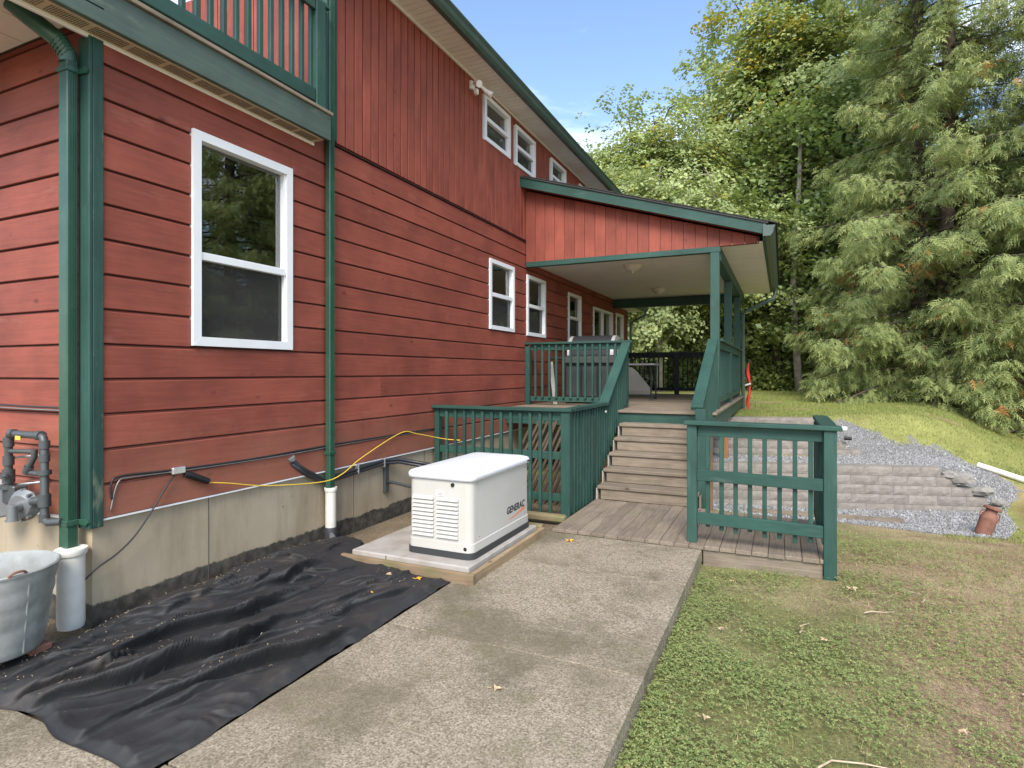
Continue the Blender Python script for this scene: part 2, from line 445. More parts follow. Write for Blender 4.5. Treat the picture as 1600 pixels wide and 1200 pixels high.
def block_mat():
    m, n, l, b = new_mat('split_face_block')
    v = coords(n, l)
    c = ramp(n, l, noise(n, l, v, 9, 6, 0.7), [(0.3, (0.19,0.165,0.14)), (0.7, (0.30,0.265,0.23))])
    oi = n.new('ShaderNodeObjectInfo')
    c = mix(n, l, 1.0, c, ramp(n, l, oi.outputs['Random'], [(0.0, 0.90), (1.0, 1.08)]), 'MULTIPLY')
    l.new(c, b.inputs['Base Color']); b.inputs['Roughness'].default_value = 0.95
    bump(n, l, b, noise(n, l, v, 22, 5, 0.7), 0.9, 0.012)
    return m
M['block'] = block_mat()
def tint_mat(name, rough=0.7, transl=0.35, tcol=(0.9,1.0,0.35), spec=0.3):
    m, n, l, b = new_mat(name)
    at = n.new('ShaderNodeVertexColor'); at.layer_name = 'tint'
    l.new(at.outputs['Color'], b.inputs['Base Color']); b.inputs['Roughness'].default_value = rough
    b.inputs['Specular IOR Level'].default_value = spec
    if transl:
        out = [x for x in n if x.type == 'OUTPUT_MATERIAL'][0]
        tl = n.new('ShaderNodeBsdfTranslucent'); l.new(mix(n, l, 1.0, at.outputs['Color'], tcol, 'MULTIPLY'), tl.inputs['Color'])
        ms = n.new('ShaderNodeMixShader'); ms.inputs[0].default_value = transl
        l.new(b.outputs[0], ms.inputs[1]); l.new(tl.outputs[0], ms.inputs[2]); l.new(ms.outputs[0], out.inputs['Surface'])
    return m
M['leaf'] = tint_mat('maple_leaf', 0.5, 0.36, (1.0,1.0,0.55), 0.4)
M['frond'] = tint_mat('cedar_frond', 0.7, 0.36, (1.0,1.0,0.6), 0.25)
M['herb'] = tint_mat('ground_cover_leaf', 0.65, 0.3, (1.0,1.0,0.5), 0.3)
M['stone'] = tint_mat('gravel_stone', 0.9, 0.0, spec=0.25)
def ground_mat():
    m, n, l, b = new_mat('lawn_and_soil')
    at = n.new('ShaderNodeVertexColor'); at.layer_name = 'tint'
    v = coords(n, l, rand=False)
    f = noise(n, l, v, 55, 6, 0.8); g = noise(n, l, v, 2.3, 6, 0.6)
    c = mix(n, l, 1.0, at.outputs['Color'], ramp(n, l, f, [(0.32, 0.42), (0.68, 1.6)]), 'MULTIPLY')
    c = mix(n, l, 1.0, c, ramp(n, l, g, [(0.3, 0.8), (0.7, 1.2)]), 'MULTIPLY')
    l.new(c, b.inputs['Base Color']); b.inputs['Roughness'].default_value = 0.95; b.inputs['Specular IOR Level'].default_value = 0.1
    bump(n, l, b, f, 0.8, 0.02)
    return m
M['ground'] = ground_mat()

# ------------------------------------------------------------------ the ground
W0 = np.array([3.49, 10.70]); WD = np.array([math.cos(R(15.8)), math.sin(R(15.8))]); WN = np.array([-WD[1], WD[0]])
def wall_coords(x, y):
    return (x-W0[0])*WD[0] + (y-W0[1])*WD[1], (x-W0[0])*WN[0] + (y-W0[1])*WN[1]
def zg(x, y):
    x = np.asarray(x, dtype=float); y = np.asarray(y, dtype=float)
    t = sstep((y-6.3)/4.2)
    Lr = -0.140 - 0.470*t + 0.10*sstep((x-7.5)/6)*t
    h = sstep((x-2.2)/1.0)
    L = (-0.05)*(1-h) + Lr*h
    U = 0.74 - 0.92*sstep((x-5.6-(y-13)*0.33)/3.0) + 0.012*np.clip(y-13, 0, 30)
    a, d = wall_coords(x, y)
    Mb = 0.03 - 0.30*sstep((x-6.3)/2.2)
    Mb = np.minimum(Mb, np.maximum(U, L))
    w1 = 0.12 + 1.6*sstep((a-2.9)/1.6); w2 = 0.12 + 1.3*sstep((a-1.6)/1.5)
    z = L + (Mb-L)*sstep((d-0.12+0.25*sstep((a-3.2)/1.0))/w1)
    z = z + (U-Mb)*sstep((d-1.85)/w2)
    z = z + 0.02*np.sin(x*1.3+y*0.7)*np.sin(y*1.1-x*0.4)*h
    # a broad level plateau far off
    return z
def in_poly(x, y, poly):
    x = np.asarray(x); y = np.asarray(y); ins = np.zeros(x.shape, bool); j = len(poly)-1
    for i in range(len(poly)):
        xi, yi = poly[i]; xj, yj = poly[j]
        c = ((yi > y) != (yj > y)) & (x < (xj-xi)*(y-yi)/((yj-yi) or 1e-9)+xi); ins ^= c; j = i
    return ins
GRAVEL = [(2.6,10.0),(4.0,10.0),(4.9,10.0),(5.56,9.75),(6.1,9.62),(6.8,9.85),(7.2,10.8),(7.35,11.8),(7.75,12.7),(7.6,13.25),(7.25,14.05),(6.75,14.1),(6.2,13.95),(5.55,14.1),(5.2,14.0),(4.9,12.95),(4.6,12.65),(2.6,12.1)]
def vnoise(x, y, s, seed=0):
    # cheap smooth value noise
    x = np.asarray(x)*s + seed*17.3; y = np.asarray(y)*s - seed*9.1
    xi = np.floor(x); yi = np.floor(y); fx = sstep(x-xi); fy = sstep(y-yi)
    def hsh(a, b): return np.modf(np.abs(np.sin(a*127.1+b*311.7+seed*3.7)*43758.5453))[0]
    return (hsh(xi,yi)*(1-fx)+hsh(xi+1,yi)*fx)*(1-fy) + (hsh(xi,yi+1)*(1-fx)+hsh(xi+1,yi+1)*fx)*fy
def ground_tint(x, y):
    a, d = wall_coords(x, y)
    n1 = vnoise(x, y, 0.9, 1)*0.5+vnoise(x, y, 2.7, 2)*0.3+vnoise(x, y, 7.1, 3)*0.2
    green = np.array([0.17,0.17,0.065]); tan = np.array([0.40,0.31,0.185]); soil = np.array([0.30,0.19,0.135]); lawn = np.array([0.25,0.255,0.085]); grav = np.array([0.20,0.195,0.19])
    dry = np.clip(0.10+sstep((x-4.1)/1.9) + (n1-0.5)*1.8, 0, 1)[:,None]
    c = green*(1-dry) + tan*dry
    so = np.clip((n1-0.47)*6, 0, 1)*sstep((x-4.0)/1.2)
    c = c*(1-so[:,None]*0.75) + soil*so[:,None]*0.75
    far = sstep((d+2.2)/1.2)[:,None]*sstep((x-5.2)/1.2)[:,None]
    far = np.maximum(far, sstep((d-1.5)/0.5)[:,None])
    edge = np.clip((vnoise(x,y,1.7,5)-0.60)*4, 0, 0.8)
    lw = lawn*(1-edge[:,None]) + np.array([0.30,0.23,0.12])*edge[:,None]
    c = c*(1-far) + lw*far
    brown = sstep((x-7.3)/0.5)*sstep((8.8-x)/0.8)*sstep((y-10.5)/0.4)*sstep((12.6-y)/0.6)
    c = c*(1-brown[:,None]) + np.array([0.20,0.115,0.065])*brown[:,None]
    g = in_poly(x + (vnoise(x,y,5,8)-.5)*0.3, y + (vnoise(x,y,5,9)-.5)*0.3, GRAVEL)[:,None]
    c = np.where(g, grav, c)
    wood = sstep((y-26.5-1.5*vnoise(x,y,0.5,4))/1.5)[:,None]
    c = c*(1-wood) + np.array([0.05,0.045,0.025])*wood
    bed = ((x < 2.3) & (y < 9.0))[:,None]
    c = np.where(bed, np.array([0.20,0.155,0.10]), c)
    return c
def ground_sheet():
    xs = np.concatenate([np.linspace(-400,-30,12)[:-1], np.linspace(-30,1.5,40)[:-1], np.linspace(1.5,11,120)[:-1], np.linspace(11,30,50)[:-1], np.linspace(30,400,12)])
    ys = np.concatenate([np.linspace(-300,-10,8)[:-1], np.linspace(-10,1,22)[:-1], np.linspace(1,9.5,80)[:-1], np.linspace(9.5,15.5,110)[:-1], np.linspace(15.5,32,70)[:-1], np.linspace(32,600,14)])
    X, Y = np.meshgrid(xs, ys); X = X.ravel(); Y = Y.ravel(); Z = zg(X, Y)
    nx, ny = len(xs), len(ys)
    i = np.arange(nx*ny).reshape(ny, nx)
    F = np.stack([i[:-1,:-1], i[:-1,1:], i[1:,1:], i[1:,:-1]], -1).reshape(-1, 4)
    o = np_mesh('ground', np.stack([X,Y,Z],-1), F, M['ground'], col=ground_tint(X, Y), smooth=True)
    tag(o, 'patchy lawn and soil ground around the red house', 'ground', kind='structure')
ground_sheet()

# ------------------------------------------------------------------ the house
Y0, Y1 = 2.35, 16.9          # ground floor wall along X = 0
YU = 4.62                    # the upper storey starts here
ZS, ZM, ZT = 0.68, 3.93, 5.92
house = thing('house', 'large two-storey house with dark red wood siding and white windows', 'house', (0, 9, 0))
fnd = MB()
fnd.box(-0.25, -0.012, Y0+0.012, Y1, -0.6, ZS-0.015); fnd.box(-6, -0.25, Y0+0.012, Y0+0.25, -0.6, ZS-0.015)
foundation = fnd.build('foundation', M['found'], house)
for yj in (3.22, 4.95, 6.3):
    MB().box(-0.016, -0.009, yj, yj+0.005, 0.0, ZS-0.02).build('form_joint', M['interior'], foundation)
MB().box(-0.03, 0.022, Y0-0.02, Y1, ZS-0.014, ZS-0.002).build('drip_flashing', M['white'], house)
MB().box(-6, -0.03, Y0-0.022, Y0+0.03, ZS-0.014, ZS-0.002).build('drip_flashing', M['white'], house)

WINS = [(3.05,4.05,1.85,3.50), (8.05,8.96,2.31,3.395), (9.50,10.39,2.29,3.36), (11.70,12.57,2.28,3.32), (13.5,15.25,1.30,3.20), (15.6,16.4,1.9,3.24)]
UWINS = [(7.86,8.78,5.14,5.84), (8.99,9.86,5.12,5.80), (10.66,11.52,5.14,5.80), (12.4,13.3,5.14,5.80)]
def panel_holes(mb, y0, y1, z0, z1, holes, xa, xb):
    ys = sorted({y0, y1, *[h[0]+0.05 for h in holes], *[h[1]-0.05 for h in holes]})
    for a, b in zip(ys[:-1], ys[1:]):
        if b-a < 1e-6: continue
        hs = sorted([(h[2]+0.05, h[3]-0.05) for h in holes if h[0]+0.05 <= a+1e-6 and h[1]-0.05 >= b-1e-6])
        z = z0
        for p, q in hs:
            mb.box(xa, xb, a, b, z, p); z = q
        mb.box(xa, xb, a, b, z, z1)
core = MB()
panel_holes(core, Y0+0.02, Y1, ZS, ZM, WINS, -0.14, 0.0)
wall = core.build('wall', M['red_core'], house)
core = MB()
panel_holes(core, YU+0.02, Y1-0.9, ZM, ZT+0.02, UWINS, -0.14, 0.004)
upper_wall = core.build('upper_wall', M['red_core'], house)
end_wall = MB().box(-6, -0.02, Y0+0.02, Y0+0.14, ZS, 3.98).build('end_wall', M['red_core'], house)
upper_end_wall = MB().box(-6, 0.0, YU+0.02, YU+0.12, 3.9, ZT).build('upper_end_wall', M['red_core'], house)
MB().box(-6, -0.02, Y1-0.1, Y1-0.001, ZS, ZM).build('far_wall', M['red_core'], house)

def siding_profile(z0, z1, top=True):
    if z1-z0 < 0.06: return [(0.001,z0),(0.021,z0+0.002),(0.021,z1-0.002),(0.001,z1)]
    g = 0.020 if top else 0.0
    return [(0.001,z0),(0.019,z0),(0.0215,z0+0.004),(0.0215,z1-g-0.006),(0.017,z1-g),(0.003,z1-g+0.001 if g else z1),(0.001,z1-g*0.5)]
H = 0.2322
zc = ZS; course = 0
while zc < ZM-0.02:
    z1 = min(zc+H, ZM)
    segs = [(Y0+0.06, Y1-0.09, zc, z1)]
    for h in WINS:
        new = []
        for (a, b, p, q) in segs:
            if h[1] <= a or h[0] >= b or h[3] <= p or h[2] >= q: new.append((a, b, p, q)); continue
            if h[0]-a > 0.02: new.append((a, h[0]-0.004, p, q))
            if b-h[1] > 0.02: new.append((h[1]+0.004, b, p, q))
            if h[2]-p > 0.02: new.append((h[0]-0.003, h[1]+0.003, p, h[2]-0.004))
            if q-h[3] > 0.02: new.append((h[0]-0.003, h[1]+0.003, h[3]+0.004, q))
        segs = new
    out = []
    for (a, b, p, q) in segs:       # butt joints in the long runs
        cuts = [a]; y = a + random.uniform(2.6, 4.6)
        while y < b-1.0: cuts.append(y); y += random.uniform(3.2, 4.9)
        cuts.append(b)
        out += [(c0+(0.0012 if c0 != a else 0), c1, p, q) for c0, c1 in zip(cuts[:-1], cuts[1:])]
    for (a, b, p, q) in out:
        j = random.uniform(-0.001, 0.0012)
        MB().prism([(x+(j if x > 0.01 else 0), z) for x, z in siding_profile(p, q, abs(q-z1) < 1e-6)], a, b, 'y').build('siding_board', M['red_y'], wall)
    zc = z1; course += 1
zc = ZS
while zc < 3.95:
    z1 = min(zc+H, 3.96)
    pr = [(Y0+0.02-x, z) for x, z in siding_profile(zc, z1)]
    ks = [-6.0, random.uniform(-3.5,-1.4), -0.09]
    if random.random() < 0.5: ks = [-6.0, -0.09]
    for a, b in zip(ks[:-1], ks[1:]):
        MB().prism(pr, a, b-0.002, 'x').build('siding_board', M['red_x'], end_wall)
    zc = z1
# vertical boards of the upper storey
PB = 0.1385
y = YU+0.03
while y < Y1-1.0:
    y1 = y+PB-0.019
    segs = [(ZM+0.02, ZT)]
    for h in UWINS:
        if h[1] <= y or h[0] >= y1: continue
        segs = [(ZM+0.02, h[2]+0.01), (h[3]-0.01, ZT)]
    for p, q in segs:
        if q-p > 0.03:
            MB().cbox(0.005, 0.030+random.uniform(-0.0015,0.0015), y, y1, p, q, 0.003).build('siding_board', M['red_z'], upper_wall)
    y += PB
MB().prism([(0.0,ZM-0.004),(0.040,ZM-0.012),(0.040,ZM-0.004),(0.004,ZM+0.018),(0.0,ZM+0.018)], YU, Y1-0.9, 'y').build('belt_flashing', M['red_core'], house)
x = -2.6
while x < -0.05:
    MB().cbox(x, min(x+0.127, -0.03), YU-0.012, YU+0.018, 4.1, ZT, 0.003).build('siding_board', M['red_z'], upper_end_wall); x += PB
# corner boards
M['green_corner'] = painted_wood('lichen_worn_green', (0.030,0.078,0.061), 'z', worn=(0.27,0.29,0.20), wear=0.34, knots=False)
ct = MB(); ct.cbox(0.001, 0.034, Y0-0.01, Y0+0.058, ZS-0.05, 3.83, 0.004); ct.build('corner_trim', M['green_corner'], house)
ct = MB(); ct.cbox(-0.085, 0.0335, Y0-0.034, Y0-0.0115, ZS-0.05, 3.83, 0.004); ct.build('corner_trim', M['green_z'], house)
MB().cbox(0.001, 0.034, Y1-0.09, Y1+0.01, ZS-0.05, 3.4, 0.004).build('corner_trim', M['green_z'], house)
MB().cbox(0.001, 0.036, YU-0.02, YU+0.028, ZM+0.03, ZT, 0.004).build('corner_trim', M['green_z'], house)

def window(y0, y1, z0, z1, xp=0.022, kind='hung', tw=0.062, blind=None, rail=None):
    w = MB().box(-0.135, -0.10, y0+0.02, y1-0.02, z0+0.02, z0+0.05).build('window', M['white'], house)   # the sill inside carries the parts
    xo = xp+0.022
    for prof, ax in ((( (y0,z1),(y1,z1),(y1-tw,z1-tw),(y0+tw,z1-tw) ), 'top'), (((y0,z0),(y0+tw,z0+tw),(y1-tw,z0+tw),(y1,z0)), 'bot'),
                     (((y0,z0),(y0,z1),(y0+tw,z1-tw),(y0+tw,z0+tw)), 'l'), (((y1,z0),(y1-tw,z0+tw),(y1-tw,z1-tw),(y1,z1)), 'r')):
        MB().prism([(p+0.0004*(1 if ax in 'l' else 0), q) for p, q in prof], -0.06, xo + (0.001 if ax in ('top','bot') else 0), 'x').build('frame', M['white'], w)
    a, b, p, q = y0+tw, y1-tw, z0+tw, z1-tw
    s = 0.022
    zm = rail if rail is not None else p+(q-p)*0.5
    if kind == 'hung':
        sash = MB()
        sash.cbox(-0.05, xo-0.008, a, b, zm-0.03, zm+0.03, 0.003)
        sash.box(-0.05, xo-0.022, a, a+s*0.6, p, q); sash.box(-0.05, xo-0.022, b-s*0.6, b, p, q)
        sash.build('sash', M['white'], w)
        MB().box(-0.030, -0.026, a, b, zm+0.02, q).build('pane', M['glass'], w)
        MB().box(-0.012, -0.009, a, b, p, zm-0.02).build('pane', M['screen'], w)
    else:
        ym = (a+b)/2
        MB().box(-0.05, xo-0.014, ym-0.03, ym+0.03, p, q).build('sash', M['white'], w)
        MB().box(-0.030, -0.026, a, ym-0.03, p, q).build('pane', M['glass'], w)
        MB().box(-0.045, -0.041, ym+0.03, b, p, q).build('pane', M['glass'], w)
    r = MB(); D = -1.3
    r.box(D, D+0.02, y0-0.5, y1+0.5, z0-0.6, z1+0.3); r.box(D, -0.141, y0-0.52, y0-0.5, z0-0.6, z1+0.3); r.box(D, -0.141, y1+0.5, y1+0.52, z0-0.6, z1+0.3)
    r.box(D, -0.141, y0-0.5, y1+0.5, z0-0.62, z0-0.6); r.box(D, -0.141, y0-0.5, y1+0.5, z1+0.3, z1+0.32)
    r.build('room_lining', M['interior'], w)
    jm = MB(); jm.box(-0.14, -0.062, y1-0.058, y1-0.05, z0+0.05, z1-0.05); jm.box(-0.14, -0.062, y0+0.05, y0+0.058, z0+0.05, z1-0.05)
    jm.build('jamb', M['interior_wood'], w)
    if blind == 'header':
        MB().box(-0.135, -0.07, a, b, q-0.16, q).build('blind', M['blind'], w)
    elif blind == 'slats':
        n = int((b-a)/0.085)
        for k in range(n):
            yy = a+0.02+k*(b-a)/n
            MB().add([(-0.12,yy,p),(-0.09,yy+0.07,p),(-0.09,yy+0.07,q),(-0.12,yy,q)], [(0,1,2,3)]).build('blind_slat', M['blind'], w)
    return w
window(*WINS[0], tw=0.07, blind='header', rail=2.545)
window(*WINS[1], blind='slats'); window(*WINS[2], blind='header'); window(*WINS[3], blind='header'); window(*WINS[4], kind='slide'); window(*WINS[5])
for k, u in enumerate(UWINS): window(*u, xp=0.03, blind='header' if k == 0 else None)

# main eave: soffit, fascia gutter, roof
soff = MB().box(-0.1, 0.40, YU-0.5, Y1-0.6, ZT+0.004, ZT+0.02).build('soffit', M['soffit'], house)
yy = YU-0.5
while yy < Y1-0.7:
    MB().box(0.034, 0.398, yy+0.004, yy+0.094, ZT-0.004, ZT+0.003).build('soffit_panel', M['soffit'], soff); yy += 0.1
MB().box(0.032, 0.055, YU, Y1-0.9, ZT-0.035, ZT-0.005).build('frieze', M['soffit'], house)
gp = [(0.405,5.90),(0.47,5.90),(0.50,5.94),(0.51,5.99),(0.535,6.03),(0.535,6.045),(0.525,6.045),(0.50,6.0),(0.42,6.0),(0.42,6.05),(0.405,6.05)]
MB().prism(gp, YU-0.55, Y1-0.55, 'y').build('gutter', M['gutter'], house)
MB().add([(0.45,YU-0.6,6.055),(0.45,Y1-0.5,6.055),(-5,Y1-0.5,8.1),(-5,YU-0.6,8.1),(0.45,YU-0.6,6.09),(0.45,Y1-0.5,6.09),(-5,Y1-0.5,8.14),(-5,YU-0.6,8.14)],
         [(0,1,2,3),(4,5,6,7),(0,1,5,4),(1,2,6,5),(2,3,7,6),(3,0,4,7)]).build('roof', M['shingle'], house)
# low eave at the far end, seen past the porch
MB().box(-1.5, 0.40, 15.75, 17.4, 3.42, 3.45).build('soffit', M['soffit'], house)
MB().prism([(0.41,3.40),(0.48,3.40),(0.52,3.46),(0.53,3.53),(0.41,3.53)], 15.72, 17.42, 'y').build('gutter', M['gutter'], house)
MB().add([(0.5,15.7,3.54),(0.5,17.45,3.54),(-1.5,17.45,4.1),(-1.5,15.7,4.1),(0.5,15.7,3.57),(0.5,17.45,3.57),(-1.5,17.45,4.13),(-1.5,15.7,4.13)],
         [(0,1,2,3),(4,5,6,7),(0,1,5,4),(1,2,6,5),(2,3,7,6),(3,0,4,7)]).build('roof', M['shingle'], house)
MB().tube([(0.46,17.3,3.40),(0.46,17.3,3.32),(0.06,17.15,3.08),(0.06,17.15,0.2)], 0.035, 8).build('downspout', M['gutter'], house)

# security floodlight under the eave
fl = thing('floodlight', 'beige twin security floodlight under the upper eave', 'floodlight', (0.03, 7.45, 5.72))
MB().cbox(0.031, 0.075, 7.40, 7.50, 5.70, 5.82, 0.006).build('mount', M['soffit'], fl)
for dy in (-0.1, 0.1):
    f = MB(); f.tube([(0.07,7.45,5.78),(0.16,7.45+dy,5.76),(0.19,7.45+dy*1.5,5.72),(0.27,7.45+dy*1.9,5.66)], [0.015,0.02,0.035,0.05], 10)
    f.build('lamp_head', M['soffit'], fl, smooth=True)
MB().cbox(0.09, 0.15, 7.42, 7.48, 5.62, 5.70, 0.01).build('motion_sensor', M['soffit'], fl)

# ------------------------------------------------------------------ balcony above the near window
bal = thing('balcony', 'green upstairs balcony with weathered rim beam above the big window', 'balcony', (0, 3.4, 3.84))
sf = MB().box(-5, 0.02, 1.75, Y0-0.03, 3.955, 3.975).build('soffit', M['soffit'], bal)
for k in range(14):
    MB().box(-4.0+k*0.3, -3.71+k*0.3, 1.76, Y0-0.034, 3.945, 3.954).build('soffit_panel', M['soffit'], sf)
sf = MB().box(0.001, 0.150, 1.78, 4.33, 3.845, 3.860).build('soffit', M['soffit_vent'], bal)
sl = MB()
for k in range(170):
    if (k % 17) < 15:
        for q in range(3): sl.box(0.040+q*0.033, 0.066+q*0.033, 1.80+k*0.0148, 1.8055+k*0.0148, 3.8425, 3.8446)
sl.build('vent_slots', M['interior'], sf)['kind'] = 'stuff'
MB().cbox(0.001, 0.026, 1.78, 4.34, 3.815, 3.8445, 0.003).build('cove_strip', M['soffit'], bal)
MB().cbox(0.151, 0.190, 1.75, 4.385, 3.85, 4.085, 0.004).build('rim_beam', M['beam_green'], bal)
MB().cbox(-5, 0.150, 1.72, 1.749, 3.85, 4.085, 0.004).build('rim_beam', M['beam_green'], bal)
MB().box(-5, 0.149, 1.76, 4.38, 3.98, 4.075).build('floor', M['deck_x'], bal)
MB().box(-5, -0.002, 4.381, YU-0.015, 3.98, 4.075).build('floor', M['deck_x'], bal)
MB().cbox(0.04, 0.212, 1.70, 4.395, 4.088, 4.118, 0.004).build('edge_board', M['deck_y'], bal)
MB().cbox(0.125, 0.163, 1.72, 4.21, 4.165, 4.285, 0.004).build('bottom_rail', M['green_y'], bal)
MB().cbox(0.125, 0.163, 1.72, 4.21, 5.02, 5.11, 0.004).build('top_rail', M['green_y'], bal)
MB().cbox(0.03, 0.17, 1.70, 4.40, 5.111, 5.148, 0.004).build('cap_rail', M['green_y'], bal)
me = MB().cbox(0.085, 0.123, -0.019, 0.019, 4.17, 5.108, 0.003).mesh((0, 3.4, 3.84))
for k in range(21): link('baluster', me, M['green_z'], bal, (0, 1.85+k*0.118, 0))
MB().cbox(0.07, 0.175, 4.215, 4.33, 4.12, 5.11, 0.004).build('post', M['green_z'], bal)
MB().cbox(0.034, 0.10, 4.42, 4.455, 4.10, 5.9, 0.004).build('post', M['green_z'], bal)

# ------------------------------------------------------------------ downspouts into white drain pipes
def ds_profile(x0, x1, y0, y1, ribs_on='x'):
    c = 0.008
    p = [(x0+c,y0),(x0,y0+c),(x0,y1-c),(x0+c,y1),(x1-c,y1)]
    n = 4; w = (y1-y0-2*c)/n
    for k in range(n):
        b = y1-c-k*w
        p += [(x1,b-0.001),(x1,b-w*0.55),(x1-0.005,b-w*0.62),(x1-0.005,b-w*0.93)]
    p += [(x1,y0+c),(x1-c,y0)]
    return p
def downspout(x0, x1, y0, y1, ztop, zbot, label, pr, pipe_c, pz0):
    t = thing('downspout', label, 'downspout', ((x0+x1)/2, (y0+y1)/2, pz0))
    MB().prism(ds_profile(x0, x1, y0, y1), zbot, ztop, 'z').build('spout', M['ds'], t)
    px, py = pipe_c
    pw = MB(); pw.lathe((px,py,0), [(pr*0.93,pz0),(pr,pz0+0.03),(pr,zbot-0.03)], 20, True, False); pw.build('drain_pipe', M['pipe_white'], t, smooth=True)
    hb = MB(); hb.lathe((px,py,0), [(pr,zbot-0.035),(pr*1.12,zbot-0.03),(pr*1.22,zbot-0.002),(pr*1.18,zbot+0.008),(pr*0.9,zbot+0.004)], 20); hb.build('pipe_collar', M['pipe_white'], t, smooth=True)
    return t
d1 = downspout(-0.145, -0.050, 2.232, 2.300, 3.66, 0.515, 'green corrugated downspout at the near house corner running into a thick white pipe', 0.076, (-0.030, 2.245), 0.02)
st = MB(); st.cbox(-0.152, -0.043, 2.224, 2.306, 0.66, 0.695, 0.003); st.prism([(-0.05,0.662),(0.02,0.655),(0.045,0.678),(0.02,0.70),(-0.05,0.693)], 2.300, 2.312, 'y'); st.build('strap', M['ds'], d1)
st = MB(); st.cbox(-0.152, -0.043, 2.224, 2.306, 3.58, 3.615, 0.003); st.prism([(-0.05,3.582),(0.02,3.575),(0.045,3.598),(0.02,3.62),(-0.05,3.613)], 2.300, 2.312, 'y'); st.build('strap', M['ds'], d1)
el = MB()
pts = [(-0.0975,2.266,3.65),(-0.0975,2.262,3.70),(-0.12,2.22,3.78),(-0.20,2.10,3.88),(-0.25,2.02,3.95)]
el.tube(pts, [0.052,0.054,0.056,0.056,0.056], 10); el.build('elbow', M['ds'], d1, smooth=True)
for k in range(5):
    t = k/4; p = Vector(pts[1]).lerp(Vector(pts[2]), t); q = p + (Vector(pts[3])-Vector(pts[1])).normalized()*0.008
    MB().tube([p, q], 0.060, 10).build('elbow_crimp', M['ds'], d1)
d2 = downspout(0.038, 0.100, 4.470, 4.547, 5.93, 0.512, 'slim green downspout on the long wall running into a white pipe', 0.052, (0.075, 4.510), -0.02)
st = MB(); st.cbox(0.030, 0.106, 4.462, 4.555, 0.84, 0.872, 0.003); st.build('strap', M['ds'], d2)
bt = MB(); bt.lathe((0.075,4.510,0), [(0.072,-0.04),(0.062,0.05),(0.066,0.09),(0.054,0.13)], 14); bt.build('torn_boot', M['gen_base'], d2, smooth=True)
bt = MB(); bt.prism([(0.12,-0.03),(0.16,-0.02),(0.145,0.05),(0.125,0.09)], 4.44, 4.49, 'y'); bt.build('foil_scrap', M['foil'], d2)

# ------------------------------------------------------------------ path, fabric, pad
def slab(name, x0, x1, y0, y1, label):
    b = MB(); c = 0.004
    b.cbox(x0, x1, y0, y1, -0.26, 0.0, c)
    o = b.build(name, M['slab'], PATH)
PATH = thing('path', 'weathered exposed aggregate concrete path leading to the wooden landing', 'path', (2.6, 3, 0))
PATH['kind'] = 'structure'
yc = [-2.6, -1.35, 0.15, 1.65, 3.18, 4.71, 5.70]
for a, b in zip(yc[:-1], yc[1:]): slab('concrete_slab', 1.74, 3.42, a+0.005, b-0.005, '')
MB().prism([(-3.0,-0.16),(1.735,-0.16),(1.735,-0.012),(1.72,-0.002),(-2.99,-0.002),(-3.0,-0.012)], -1.6, 1.60, 'y').build('concrete_slab', M['slab'], PATH)

